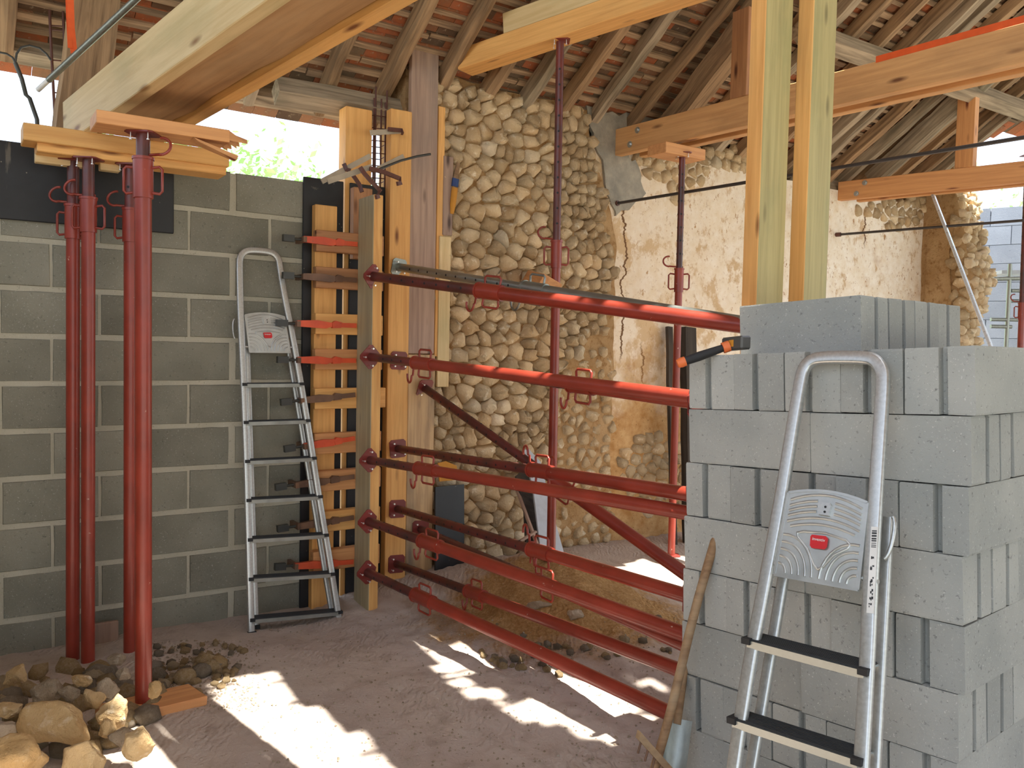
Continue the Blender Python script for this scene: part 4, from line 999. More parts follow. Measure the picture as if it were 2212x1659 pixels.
# ---------------------------------------------------------------- bolted double beams and posts at the right
def bolted(u0, v0, u1, v1, lab, hh, names, back=0.0, ext=1.6):
    a = PD(u0, v0, DP); b = PZ(u1, v1, a.z); dr = (b - a).normalized(); pr = Vector((-dr.y, dr.x, 0)); pr = pr if pr.dot(E) > 0 else -pr; b = b + dr * ext
    for k, off in enumerate((0.0375, 0.215)):
        r = empty('beam', a + pr * off + Z * (hh / 2) - dr * (0.0 if k == 0 else -0.13), names[k], 'beam')
        mt = frame(Vector(), dr); obj('timber', MB().box((0, -0.0375, -hh / 2), ((b - a).length, 0.0375, hh / 2)), M[lab], r, mt, 0.004)
        if k == 0:
            for (x, z) in ((0.27, 0.055), (0.19, -0.045)):
                sgn = -1 if (mt @ Vector((0, 1, 0))).to_3d().dot(pr) > 0 else 1
                bm = MB(); bm.tube([(x, sgn * 0.036, z), (x, sgn * 0.041, z)], 0.026, 16); bm.tube([(x, sgn * 0.041, z), (x, sgn * 0.056, z)], 0.014, 6, smooth=False); obj('bolt', bm, M['zinc'], r, mt)
    return a, dr, pr
a1, dr1, pr1 = bolted(1324, 337, 2212, 135, 'pine_tan', 0.215, ['front bolted beam running from the wall junction to the upper right', 'rear beam of the upper bolted pair, behind the front one'])
M_ = None
a2, dr2, pr2 = bolted(1809, 433, 2212, 393, 'pine_orange', 0.19, ['front bolted beam at the right with knots, over the straightedge', 'rear beam of the lower right bolted pair'])
pk = PY(1428, 331, 6.30); timber('bearing_block', pk + Z * 0.04 + N * 0.05, pk + E * 0.42 + Z * 0.04 + N * 0.05, 0.20, 0.08, 'pine_orange', 'short wooden block on the thin prop under the bolted beams', 'block')
def on_line(a, dr, u, v=300):
    best = min((abs(proj(a + dr * (k * 0.01))[0] - u), k) for k in range(700)); return a + dr * (best[1] * 0.01)
kb = on_line(a1, dr1, 1592) + pr1 * 0.04 + Z * 0.215
timber('king_post', kb, kb + Z * 0.62, 0.085, 0.15, 'pine_red', 'dark brown upright standing on the bolted beam left of the posts', 'post', up=-N)
def tall_post(uL, uM, uR, vb, y, mat, label):
    w = 0.205; p = PY(uL, vb, y); c = p + E * (w / 2) + N * 0.04; zb = floor_h(c.x, c.y, False) - 0.02
    timber('roof_post', Vector((c.x, c.y, zb)), Vector((c.x + 0.0, c.y, 4.85)), w, 0.085, mat, label, 'post', up=-N)
def post_at(pxL, pxR, v, y, mat, label):
    a = PY(pxL, v, y); k = 0
    b = min((abs(proj(a + E * (i * 0.002))[0] - pxR), i * 0.002) for i in range(20, 220))[1]; c = a + E * (b / 2) + N * 0.045
    zb = floor_h(c.x, c.y, False) - 0.02
    timber('roof_post', Vector((c.x, c.y, zb)), Vector((c.x, c.y, 4.9)), b, 0.09, mat, label, 'post', up=-N, side='pine')  # orange left side face: warm bounce light put into the wood colour
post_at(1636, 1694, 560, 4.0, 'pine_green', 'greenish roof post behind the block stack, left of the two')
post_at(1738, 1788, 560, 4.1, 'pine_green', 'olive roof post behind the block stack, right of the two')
kb = on_line(a2, dr2, 2082) + pr2 * 0.04 + Z * 0.19
timber('king_post', kb, kb + Z * 0.95, 0.075, 0.17, 'pine_orange', 'brown post standing on the lower right bolted beam', 'post', up=-N)
# orange strap lying along the upper beam
sa = on_line(a1, dr1, 1890) + Z * 0.225 - pr1 * 0.0; props(obj('strap', MB().sweep([Vector((0, 0, 0)), dr1 * 1.0 + Z * 0.012, dr1 * 3.0 + Z * 0.03], [(-0.02, -0.002), (0.02, -0.002), (0.02, 0.002), (-0.02, 0.002)], ref=Z, smooth=False), M['strap'], None, Matrix.Translation(sa)), 'orange ratchet strap stretched along the top of the upper bolted beam', 'strap')
# tie rods across the barn
def rod(u0, v0, u1, v1, label):
    a = PD(u0, v0, DP); b = PZ(u1, v1, a.z + 0.0); b = b + (b - a).normalized() * 1.4
    r = empty('tie_rod', a, label, 'rod'); obj('rod', MB().tube([Vector((0, 0, 0)), b - a], 0.0125, 10), M['rod'], r); obj('wall_eye', MB().tube([(b - a).normalized() * -0.02, (b - a).normalized() * 0.04], 0.022, 10), M['rebar'], r)
rod(1328, 440, 2212, 297, 'dark iron tie rod from the wall junction across to the upper right')
rod(1808, 507, 2212, 476, 'lower iron tie rod fixed in the white plaster at right')
# aluminium straightedge leaning at the right
a, b = PY(2142, 752, 7.0), PY(2012, 412, 8.35); a = b + (a - b) * 1.9; timber('straightedge', a, b, 0.06, 0.025, 'alu_bright', 'long bright aluminium straightedge leaning up to the lower bolted beam', 'straightedge', up=-N)

# ---------------------------------------------------------------- aluminium ladders
def rrect(w, h, r=0.006, n=2):
    P = []
    for cx, cy, a0 in ((w / 2 - r, h / 2 - r, 0), (-w / 2 + r, h / 2 - r, 90), (-w / 2 + r, -h / 2 + r, 180), (w / 2 - r, -h / 2 + r, 270)):
        for k in range(n + 1): a = math.radians(a0 + 90 * k / n); P.append((cx + r * math.cos(a), cy + r * math.sin(a)))
    return P
def text_mesh(txt, size):
    c = bpy.data.curves.new('lettering', 'FONT'); c.body = txt; c.size = size; c.align_x = 'CENTER'; c.align_y = 'CENTER'; c.extrude = 0.0002
    t = bpy.data.objects.new('lettering', c); COL.objects.link(t); bpy.context.view_layer.update()
    me = bpy.data.meshes.new_from_object(t.evaluated_get(bpy.context.evaluated_depsgraph_get())); bpy.data.objects.remove(t); return me
def ladder(label, origin, nrm, left, right, arch, steps, plat, rail_w, foot_ext, stickers, rear_off=0.075, rin=(0.010, 0.006)):
    """everything is laid out in the plane of the ladder; left/right: rail centre pixels from top to bottom"""
    nrm = Vector(nrm).normalized(); x = (Z.cross(nrm)).normalized(); x = x if x.dot(RT) > 0 else -x; y = nrm.cross(x); y = y if y.z > 0 else -y
    if x.cross(y).dot(nrm) < 0: nrm = -nrm
    mt = Matrix(((x.x, y.x, nrm.x, origin[0]), (x.y, y.y, nrm.y, origin[1]), (x.z, y.z, nrm.z, origin[2]), (0, 0, 0, 1)))
    inv = mt.inverted(); loc = lambda u, v: inv @ PP(u, v, origin, nrm)
    Lp = [loc(*q) for q in left]; Rp = [loc(*q) for q in right]; Ap = [loc(*q) for q in arch]
    if foot_ext:
        for P in (Lp, Rp): P.append(P[-1] + (P[-1] - P[-2]).normalized() * foot_ext)
    lowest = min(Lp[-1].y, Rp[-1].y)
    root = empty('ladder', mt @ Matrix.Translation((0, 0, 0)), label, 'ladder', 'aluminium step ladders')
    path = Lp[::-1] + Ap + Rp
    # round the path a little
    for _ in range(2):
        q = [path[0]]
        for i in range(len(path) - 1): q += [path[i] * 0.75 + path[i + 1] * 0.25, path[i] * 0.25 + path[i + 1] * 0.75]
        path = q + [path[-1]]
    fr = MB(); fr.sweep(path, rrect(0.024, rail_w, 0.007), ref=(0, 0, 1)); obj('front_frame', fr, M['alu'], root)
    # rear stay frame folded flat behind
    def at(P, yy):
        for i in range(len(P) - 1):
            if (P[i].y - yy) * (P[i + 1].y - yy) <= 0 and abs(P[i].y - P[i + 1].y) > 1e-6: k = (P[i].y - yy) / (P[i].y - P[i + 1].y); return P[i].lerp(P[i + 1], k).x
        return P[-1].x + (P[-1].x - P[0].x) / (P[-1].y - P[0].y) * (yy - P[-1].y)
    ptl, ptr, pbr, pbl = [loc(*q) for q in plat]
    ytop = max(ptl.y, ptr.y) - 0.02
    for sg, P in ((1, Lp), (1, Rp)):
        inner = rin[0] if P is Lp else rin[1]
        a = Vector((at(P, ytop) + inner * (1 if P is Lp else 1), ytop, -rear_off)); b = Vector((at(P, lowest + 0.10) + inner * (1 if P is Lp else 1) * 0.9, lowest + 0.06, -rear_off))
        obj('rear_rail', MB().sweep([a, b], rrect(0.022, rail_w * 0.8, 0.005), ref=(0, 0, 1)), M['alu'], root)
        # hand loop where the stay is hinged
        c = Vector((at(P, ytop - 0.02) + (-0.026 if P is Lp else 0.030), ytop - 0.06, -rear_off * 0.6)); obj('hinge_loop', MB().tube([c + Vector((0, 0.06 * math.cos(t), 0)) + Vector(((0.012 if P is Rp else -0.012) * math.sin(t), 0, 0)) for t in [k * math.pi / 8 for k in range(9)]], 0.006, 8), M['alu'], root)
        tail = P[-1]; obj('foot', MB().obox(tail + Vector((0, -0.01, 0)), (1, 0, 0), rail_w * 0.62, (0, 1, 0), 0.035, (0, 0, 1), 0.020), M['black_rubber'], root)
        obj('rear_foot', MB().obox(b + Vector((0, -0.02, 0)), (1, 0, 0), rail_w * 0.5, (0, 1, 0), 0.03, (0, 0, 1), 0.018), M['black_rubber'], root)
    # steps
    hin = Vector((-nrm.x, -nrm.y, 0)).normalized(); hin = (inv.to_3x3() @ hin)
    for (lu, lv), (ru, rv) in steps:
        a, b = loc(lu, lv), loc(ru, rv); a.z = b.z = 0.016; dx = (b - a).normalized(); mid = (a + b) / 2; Ln = (b - a).length / 2; dep = 0.078
        up = dx.cross(hin); up = up if up.y > 0 else -up
        s = obj('step', MB().obox(mid + hin * dep / 2 - up * 0.003, dx, Ln, hin, dep / 2, up, 0.003).obox(mid - up * 0.011, dx, Ln, hin, 0.003, up, 0.011), M['alu_step'], root)
        tr = MB(); tr.obox(mid + hin * dep / 2 + up * 0.0015, dx, Ln * 0.985, hin, dep / 2 * 0.97, up, 0.0012)
        for k in range(9): tr.obox(mid + hin * (0.006 + dep * k / 9.0) + up * 0.0034, dx, Ln * 0.98, hin, 0.0022, up, 0.0012)
        obj('tread', tr, M['tread'], s, label='dark ribbed tread')
        for e in (a, b): obj('end_cap', MB().obox(e + hin * 0.012 - up * 0.002, dx, 0.014, hin, 0.022, up, 0.009), M['black_rubber'], s)
    # pressed platform, folded up
    def uv(px, py, h=0.0): return ptl.lerp(ptr, px).lerp(pbl.lerp(pbr, px), py) + Vector((0, 0, 0.012 + h)) + Vector((0, (1 - py) * 0.018 * (1 - (2 * px - 1) ** 2), 0))
    pm = MB(); n = 12
    for hh, rev in ((0.0, False), (-0.006, True)):
        vs = [uv(i / n, j / n, hh) for j in range(n + 1) for i in range(n + 1)]; fs = []
        for j in range(n):
            for i in range(n):
                a = j * (n + 1) + i; f = (a, a + n + 1, a + n + 2, a + 1); fs.append(f[::-1] if rev else f)
        pm.add(vs, fs, True)
    for e0, e1 in (((0, 0), (1, 0)), ((1, 0), (1, 1)), ((1, 1), (0, 1)), ((0, 1), (0, 0))):
        pm.sweep([uv(e0[0] + (e1[0] - e0[0]) * k / 8, e0[1] + (e1[1] - e0[1]) * k / 8, -0.002) for k in range(9)], [(-0.004, -0.004), (0.004, -0.004), (0.004, 0.004), (-0.004, 0.004)], ref=(0, 0, 1), smooth=False)
    pf = obj('platform', pm, M['alu_plate'], root, label='pressed aluminium platform with raised ribs')
    ribs = MB(); rb = lambda pts: ribs.tube([uv(px, py, 0.0005) for px, py in pts], 0.0042, 6)
    arch_ = lambda y0, x0, x1: [(x0 + (x1 - x0) * k / 10, y0 - 0.015 + 0.06 * (2 * (x0 + (x1 - x0) * k / 10) - 1) ** 2) for k in range(11)]
    for k, yy in enumerate((0.06, 0.13, 0.19, 0.25, 0.32, 0.39)):
        if k in (1, 2, 3): rb(arch_(yy, 0.05, 0.40)); rb(arch_(yy, 0.62, 0.95))
        else: rb(arch_(yy, 0.05 + 0.05 * (k == 5), 0.95 - 0.05 * (k == 5)))
    rb([(0.28, 0.47), (0.20, 0.49), (0.22, 0.54), (0.36, 0.66), (0.46, 0.82), (0.52, 0.86), (0.58, 0.82), (0.68, 0.68), (0.83, 0.58), (0.86, 0.53), (0.80, 0.49), (0.55, 0.46), (0.28, 0.47)])
    for k in range(5):
        R_ = 0.11 + 0.085 * k
        rb([(0.03 + R_ * 0.95 * math.sin(t), 0.96 - R_ * 1.0 * math.cos(t)) for t in [i * math.pi / 2 / 9 for i in range(10)]]); rb([(0.97 - R_ * 0.95 * math.sin(t), 0.96 - R_ * 1.0 * math.cos(t)) for t in [i * math.pi / 2 / 9 for i in range(10)]])
    obj('ribs', ribs, M['alu_plate'], pf)
    clip = MB().prism([(0.43, 0.13), (0.57, 0.13), (0.585, 0.16), (0.57, 0.27), (0.44, 0.27), (0.42, 0.16)][::-1], 0.0, 0.010, lambda a, b, h: uv(a, b, h)); obj('catch', clip, M['alu'], pf)
    hol = MB()
    for yy in (0.18, 0.235): hol.add([uv(0.52 + 0.016 * math.cos(t), yy + 0.014 * math.sin(t), 0.0106) for t in [k * math.pi / 4 for k in range(8)]], [tuple(range(8))[::-1]])
    obj('catch_holes', hol, M['black_rubber'], pf)
    stick = MB().prism([(0.40, 0.50), (0.57, 0.495), (0.60, 0.52), (0.60, 0.61), (0.575, 0.64), (0.42, 0.645), (0.395, 0.62), (0.385, 0.52)][::-1], 0.0055, 0.0075, lambda a, b, h: uv(a, b, h)); obj('sticker', stick, M['sticker_red'], pf, label='red rounded sticker with white lettering')
    ex = (uv(0.6, 0.55) - uv(0.4, 0.55)); ww = ex.length; ex.normalize(); ey = (uv(0.5, 0.5) - uv(0.5, 0.6)).normalized(); ez = ex.cross(ey).normalized(); ey = ez.cross(ex)
    tm = text_mesh('inventiv', ww * 0.25); c = uv(0.492, 0.545, 0.0085); obj('lettering', tm, M['white'], pf, Matrix(((ex.x, ey.x, ez.x, c.x), (ex.y, ey.y, ez.y, c.y), (ex.z, ey.z, ez.z, c.z), (0, 0, 0, 1))), label='white lettering reading inventiv')
    for e in (pbl, pbr): obj('pivot', MB().tube([e + Vector((-0.045, 0.035, 0.0)), e + Vector((0.045, 0.035, 0.0))], 0.007, 8), M['alu'], root)
    for (u0, v0), (u1, v1), wd in stickers:
        a, b = loc(u0, v0), loc(u1, v1); a.z = b.z = 0.0126; d = (b - a).normalized(); sx = Vector((d.y, -d.x, 0)) * -1
        lb = obj('label', MB().obox((a + b) / 2, d, (b - a).length / 2, sx, wd / 2, (0, 0, 1), 0.0004), M['white'], root, label='white instruction label with small black marks')
        mk = MB(); Ln = (b - a).length; k = 0.012
        while k < Ln * 0.26: w_ = R2.uniform(0.0008, 0.0024); mk.obox(a + d * k + Vector((0, 0, 0.0006)), d, w_, sx, wd * 0.34, (0, 0, 1), 0.0002); k += w_ * 2 + R2.uniform(0.0015, 0.004)
        for fk in (0.36, 0.48, 0.62, 0.68, 0.76, 0.84, 0.92):
            c_ = a + d * (Ln * fk) + Vector((0, 0, 0.0006))
            for q in range(3): mk.obox(c_ + d * R2.uniform(-0.006, 0.006) + sx * R2.uniform(-0.004, 0.004), d, R2.uniform(0.001, 0.004), sx, R2.uniform(0.0008, 0.003), (0, 0, 1), 0.0002)
        obj('label_print', mk, M['ink'], lb)['kind'] = 'stuff'
    return root
# left ladder, leaning on the block wall
na = Vector((0, 0, 0)); top = PD(560, 540, -0.055); ft = PD(640, 1352, -0.36); tdir = (top - ft).normalized(); nl = E.cross(tdir); nl = nl if nl.dot(N) < 0 else -nl
ladder('smaller-looking aluminium step ladder leaning on the left block wall', top, nl,
       [(517, 575), (519, 670), (523, 756), (528, 870), (533, 1000), (537, 1150), (541, 1300), (543, 1362)], [(604, 575), (617, 655), (632, 725), (647, 812), (668, 935), (688, 1070), (709, 1190), (729, 1318), (732, 1338)],
       [(518, 555), (528, 543), (545, 540), (585, 544), (597, 552), (603, 565)],
       [((527, 830), (650, 829)), ((530, 912), (664, 908)), ((533, 996), (677, 989)), ((536, 1080), (690, 1072)), ((539, 1165), (703, 1155)), ((541, 1250), (717, 1239)), ((544, 1338), (733, 1321))],
       [(528, 681), (613, 685), (625, 762), (538, 761)], 0.040, 0.03, [], 0.07, (0.055, -0.012))
# right ladder, leaning on the stack of blocks
pn = -PRD; T = PP(1820, 772, PA + pn * 0.035, pn); ftp = Vector((T.x, T.y, 0)) + pn * 0.62 + PFD * 0.05; tdir = (T - ftp).normalized(); nr_ = PFD.cross(tdir); nr_ = nr_ if nr_.dot(pn) > 0 else -nr_
ladder('large aluminium step ladder in front leaning on the block stack', T, nr_,
       [(1731, 815), (1713, 920), (1688, 1075), (1652, 1264), (1625, 1400), (1598, 1570), (1588, 1640)], [(1909, 815), (1902, 920), (1892, 1072), (1884, 1200), (1880, 1280), (1874, 1420), (1864, 1600), (1861, 1659)],
       [(1737, 795), (1750, 780), (1772, 772), (1872, 772), (1892, 779), (1904, 796)],
       [((1620, 1384), (1872, 1450)), ((1589, 1555), (1858, 1643)), ((1556, 1745), (1842, 1850))],
       [(1708, 1066), (1878, 1088), (1858, 1276), (1677, 1243)], 0.040, 0.36, [((1894, 1140), (1884, 1326), 0.020)], 0.07)

# ---------------------------------------------------------------- tools by the block stack
def pile_top(u, v, off): return PP(u, v, pile_p(0, 0, 8 * BH + off), PUP)
a = pile_top(1480, 788, 0.03)
hp = PY(1472, 783, 3.00); hh = PY(1590, 742, 2.99)
mal = empty('mallet', hh, 'club hammer with black and orange handle lying on the corner of the block stack', 'hammer'); mi = mal.matrix_basis.inverted()
dr = (hp - hh).normalized(); side = Vector((PRD.x * 0.5 - 0.5, PRD.y * 0.5 - 0.3, 0)).normalized()
hx = (PY(1612, 741, 2.96) - PY(1562, 746, 3.06)).normalized()
obj('head', MB().obox(mi @ (hh + Z * 0.0), hx, 0.052, Z, 0.024, hx.cross(Z), 0.024), M['hammer'], mal, None, 0.006)
obj('handle', MB().tube([mi @ (hh + dr * t) for t in (0.0, 0.03, 0.08, 0.14, 0.19)], 0.0155, 12, fn=lambda i: [0.8, 0.8, 0.95, 1.1, 1.0][i]), M['black_rubber'], mal)
obj('grip_end', MB().tube([mi @ (hh + dr * t) for t in (0.19, 0.205, 0.22)], 0.0175, 12, fn=lambda i: [1.0, 1.05, 0.85][i]), M['grip'], mal, label='orange end of the handle')
obj('collar', MB().tube([mi @ (hh + dr * t) for t in (0.025, 0.05)], 0.020, 12), M['grip'], mal, label='orange collar')
obj('head_label', MB().obox(mi @ (hh + Z * 0.0) + (hx.cross(Z)) * (0.0245 if hx.cross(Z).dot(CAM - hh) > 0 else -0.0245) + hx * 0.0, hx, 0.012, Z, 0.012, hx.cross(Z), 0.0005), M['yellow'], mal)
# long-handled rake and a shovel beside it
ra, rb_ = PY(1415, 1655, 2.86), PY(1568, 1075, 3.02)
rk = empty('rake', ra, 'long brown handled rake leaning on the left edge of the block stack', 'rake'); ri_ = rk.matrix_basis.inverted()
dd = (rb_ - ra).normalized(); low = ra - dd * 0.03
obj('handle', MB().tube([ri_ @ (low + (rb_ - low) * (k / 8) + RT * 0.004 * math.sin(k)) for k in range(9)], 0.0165, 12), M['stick'], rk)
w = (PY(1398, 1610, 2.78) - PY(1446, 1664, 2.80)).normalized(); hc = ri_ @ PY(1424, 1638, 2.80)
obj('rake_head', MB().obox(hc, w, 0.12, dd, 0.013, w.cross(dd), 0.016), M['stick'], rk)
for k in range(6): obj('tine', MB().tube([hc + w * (-0.10 + 0.04 * k), hc + w * (-0.10 + 0.04 * k) - dd * 0.05], 0.004, 6), M['rust'], rk)
sa_, sb_ = PY(1452, 1640, 2.93), PY(1482, 1420, 3.10)
sh = empty('shovel', sa_, 'short grey shovel half hidden behind the rake', 'shovel'); si = sh.matrix_basis.inverted(); ax = (sb_ - sa_).normalized(); sx = RT - ax * RT.dot(ax); sx.normalize(); sn = sx.cross(ax)
bl = MB(); vs = []; fs = []
for j in range(7):
    for i in range(7):
        fx, fy = (i - 3) / 3.0, j / 6.0; wd = 0.05 * (1 - 0.75 * max(0, 0.35 - fy) / 0.35 * abs(1)); vs.append(sx * (fx * wd) + ax * (fy * 0.24 - 0.10) + sn * (0.02 * fx * fx))
vs += [v - sn * 0.004 for v in vs]
for j in range(6):
    for i in range(6): a = j * 7 + i; fs.append((a, a + 1, a + 8, a + 7)); fs.append((49 + a + 7, 49 + a + 8, 49 + a + 1, 49 + a))
bl.add(vs, fs, True); obj('blade', bl, M['galv'], sh)
obj('handle', MB().tube([ax * 0.12, ax * 0.22, ax * 0.55], 0.015, 10), M['stick'], sh)
# ---------------------------------------------------------------- rubble in the lower left corner
def rock_mesh(size, seed, sub=4, rough=0.16, cuts=20):
    r = random.Random(seed); bm = bmesh.new(); bmesh.ops.create_icosphere(bm, subdivisions=sub, radius=1.0)
    pl = []
    for _ in range(cuts):
        n = Vector((r.gauss(0, 1), r.gauss(0, 1), r.gauss(0, 1))).normalized(); pl.append((n, r.uniform(0.58, 0.92)))
    for v in bm.verts:
        p = v.co.copy()
        for n, k in pl:
            e = p.dot(n) - k
            if e > 0: p -= n * e * 0.97
        p *= 1 + rough * mnoise.noise(p * 1.6 + Vector((seed * 3.1, 0, 0))) + rough * 0.45 * mnoise.noise(p * 4.2 + Vector((0, seed * 1.7, 0))) + rough * 0.2 * mnoise.noise(p * 10)
        v.co = Vector((p.x * size[0], p.y * size[1], p.z * size[2]))
    me = bpy.data.meshes.new('rock'); bm.to_mesh(me); bm.free()
    me.polygons.foreach_set('use_smooth', [True] * len(me.polygons)); return me
def rock(u0, v0, u1, v1, y, seed, label, mat='rock', roll=0.0, group=None, deep=0.8):
    c = PY((u0 + u1) / 2, (v0 + v1) / 2, y); k = y / F; w, h = abs(u1 - u0) * k / 2 * 1.08, abs(v1 - v0) * k / 2 * 1.08
    mt = Matrix.Translation(c) @ frame(Vector(), RT, None, Z).to_3x3().to_4x4() @ Matrix.Rotation(roll, 4, 'Y')
    o = obj('rock', rock_mesh((w, (w + h) / 2 * deep, h), seed), M[mat], None, mt); props(o, label, 'rock', group)
rock(38, 1518, 205, 1608, 3.30, 1, 'largest pale limestone rock, broad and flat on top of the rubble at lower left', roll=0.16)
rock(-40, 1592, 102, 1690, 3.02, 2, 'cream rock cut by the bottom left corner of the photo', roll=0.1)
rock(135, 1588, 222, 1690, 3.12, 3, 'upright cream rock at the bottom edge below the largest flat one', roll=-0.3)
rock(210, 1500, 278, 1585, 3.40, 4, 'tall knobbly rock left of the nearest prop foot')
rock(266, 1568, 334, 1642, 3.18, 5, 'round white rock in full sun at the end of the rubble')
rock(2, 1436, 66, 1494, 3.86, 6, 'yellowish rock at the top left of the rubble heap')
rock(60, 1470, 140, 1520, 3.62, 7, 'dark flat rock behind the largest pale one', 'rock_grey')
rock(-20, 1515, 50, 1555, 3.45, 8, 'low rock with a sunlit rim at the left edge of the photo')
rock(-20, 1552, 42, 1606, 3.28, 9, 'grey-brown rock at the left edge above the corner rock', 'rock_grey')
rock(180, 1490, 232, 1530, 3.55, 10, 'ochre angular rock in the middle of the heap', roll=0.5)
rock(125, 1482, 182, 1512, 3.60, 11, 'grey wedge of stone with a pale tip on the heap', 'rock_grey', roll=0.25)
rock(205, 1468, 260, 1520, 3.62, 12, 'grey rock with a hole behind the tall knobbly one', 'rock_grey')
rock(212, 1552, 250, 1598, 3.28, 13, 'small rock tucked between the tall knobbly one and the sunlit white one')
rock(232, 1565, 300, 1620, 3.26, 14, 'shadowed rock just left of the round white one', 'rock_grey')
rock(250, 1440, 285, 1470, 3.72, 15, 'grey rock beside the foot of the rear prop', 'rock_grey')
rock(316, 1470, 350, 1508, 3.62, 16, 'brown rock directly right of the nearest prop', 'rock')
rock(230, 1410, 275, 1440, 3.95, 17, 'pale lump leaning near the little board by the wall', 'rock_grey')
rock(150, 1455, 200, 1485, 3.85, 18, 'brownish lump at the feet of the touching props')
rock(1222, 1315, 1262, 1342, 4.86, 40, 'pale grey stone on the yellow soil between the shores', 'rock_grey')
rock(1134, 1298, 1190, 1320, 4.95, 41, 'flat bluish stone on the yellow soil between the shores', 'rock_grey')
rr = random.Random(5); RM = [rock_mesh((1, 0.85, 0.7), 60 + k, 1, 0.25, 6) for k in range(6)]
def pebbles(px_poly, n, s0, s1, label, grp, mat, lift=0.3):
    us = [p[0] for p in px_poly]; vs = [p[1] for p in px_poly]; k = 0
    while k < n:
        u, v = rr.uniform(min(us), max(us)), rr.uniform(min(vs), max(vs))
        if not inpoly(u, v, px_poly): continue
        p = PF(u, v); s = rr.uniform(s0, s1); p.z = floor_h(p.x, p.y) + s * lift
        mt = Matrix.Translation(p) @ Matrix.Rotation(rr.uniform(0, 6.28), 4, 'Z') @ Matrix.Rotation(rr.uniform(-0.5, 0.5), 4, 'X') @ Matrix.Scale(s, 4)
        o = obj('rubble_stone', rr.choice(RM), M[rr.choice(mat)], None, mt); props(o, label, 'stone', grp); k += 1
pebbles([(0, 1470), (120, 1450), (330, 1440), (480, 1400), (470, 1450), (380, 1480), (330, 1560), (200, 1640), (0, 1650)], 92, 0.03, 0.085, 'small limestone lump lying in the rubble heap at lower left', 'small lumps of the rubble heap', ['rock', 'rock_grey', 'rock'])
pebbles([(330, 1400), (500, 1385), (560, 1430), (470, 1500), (380, 1530)], 90, 0.012, 0.036, 'small pebble scattered right of the upright props', 'pebbles right of the props', ['rock_grey', 'rock'])
pebbles([(1020, 1385), (1110, 1410), (1230, 1430), (1210, 1460), (1080, 1445), (1030, 1410)], 34, 0.018, 0.036, 'small grey stone in the row below the yellow soil', 'grey stones below the soil', ['rock_grey'])
pebbles([(960, 1340), (1480, 1330), (1480, 1450), (1100, 1400)], 46, 0.012, 0.036, 'small stone strewn over the yellow soil between the shores', 'stones on the yellow soil', ['rock', 'rock_grey'])
gr = MB(); rg = random.Random(8)
for _ in range(1700):
    u, v = (rg.uniform(300, 560), rg.uniform(1385, 1540)) if rg.random() < 0.5 else (rg.uniform(560, 1470), rg.uniform(1330, 1655))
    p = PF(u, v); s = rg.uniform(0.003, 0.010); h = floor_h(p.x, p.y); b = rg.uniform(0, 6.28); c = Vector((p.x, p.y, h + s * 0.2))
    q = [c + Vector((s * math.cos(b + k * 2.09) * rg.uniform(0.7, 1.2), s * math.sin(b + k * 2.09) * rg.uniform(0.7, 1.2), 0)) for k in range(3)] + [c + Vector((0, 0, s * 0.9))]
    gr.add(q, [(0, 1, 3), (1, 2, 3), (2, 0, 3)])
g = obj('gravel', gr, M['rock_grey']); props(g, 'fine gravel and crumbs scattered over the dirt floor', 'gravel', kind='stuff')
# boards in the rubble
p = PF(318, 1530); a = PF(300, 1548, 0.02); b = PF(446, 1512, 0.02); dr = (b - a).normalized(); cr = Vector((-dr.y, dr.x, 0)); cr = cr if cr.y > 0 else -cr
timber('ground_board', a - dr * 0.12 + cr * 0.09, b + cr * 0.09, 0.2, 0.045, 'pine_orange', 'orange board on the ground under the foot of the nearest prop', 'board')
upright('small_board', 203, 256, 1345, 1425, -0.10, 0.03, 'grey_plank', 'small brown board standing against the block wall behind the props', 'board', vref=1380)

# ---------------------------------------------------------------- things leaning against the back wall
def slab(name, px, d0, d1, th, mat, label, cat):
    """flat piece leaning: its corner pixels, depth d0 at the bottom to d1 at the top"""
    vs_ = [p[1] for p in px]; lo, hi = max(vs_), min(vs_); P = [PD(u, v, d0 + (d1 - d0) * (lo - v) / max(1, lo - hi)) for u, v in px]; o = P[0].copy(); n = (P[1] - P[0]).cross(P[2] - P[0]).normalized(); n = n if n.dot(N) < 0 else -n
    m = MB(); k = len(P); m.add([p - o + n * th for p in P] + [p - o for p in P], [tuple(range(k)), tuple(range(k, 2 * k))[::-1]] + [(i, k + i, k + (i + 1) % k, (i + 1) % k) for i in range(k)])
    props(obj(name, m, M[mat], None, Matrix.Translation(o)), label, cat); 
slab('plywood_offcut', [(938, 1232), (1000, 1222), (1000, 1046), (938, 1052)], -0.16, -0.08, 0.018, 'ply', 'black plywood offcut leaning beside the tall planks', 'board')
slab('yellow_sheet', [(948, 1040), (990, 1036), (985, 1006), (962, 996), (945, 1000)], -0.06, -0.05, 0.01, 'yellow', 'crumpled yellow sheet against the stones above the black offcut', 'sheet')
slab('pale_panel', [(1166, 1196), (1218, 1204), (1192, 1110), (1166, 1000), (1140, 972), (1130, 974), (1150, 1060)], -0.62, -0.10, 0.015, 'panel_white', 'long pale tapering panel leaning behind the middle prop', 'panel')
slab('dark_board', [(1134, 1180), (1166, 1192), (1150, 1060), (1136, 1010), (1112, 1030), (1130, 1100)], -0.50, -0.06, 0.015, 'dark_wood', 'dark board leaning behind the pale tapering panel', 'board')
a, b = PD(1166, 1192, -0.70), PD(1112, 1045, -0.10); timber('thin_lath', a, b, 0.028, 0.02, 'grey_plank', 'thin wooden lath leaning left of the pale panel', 'lath', up=-N)
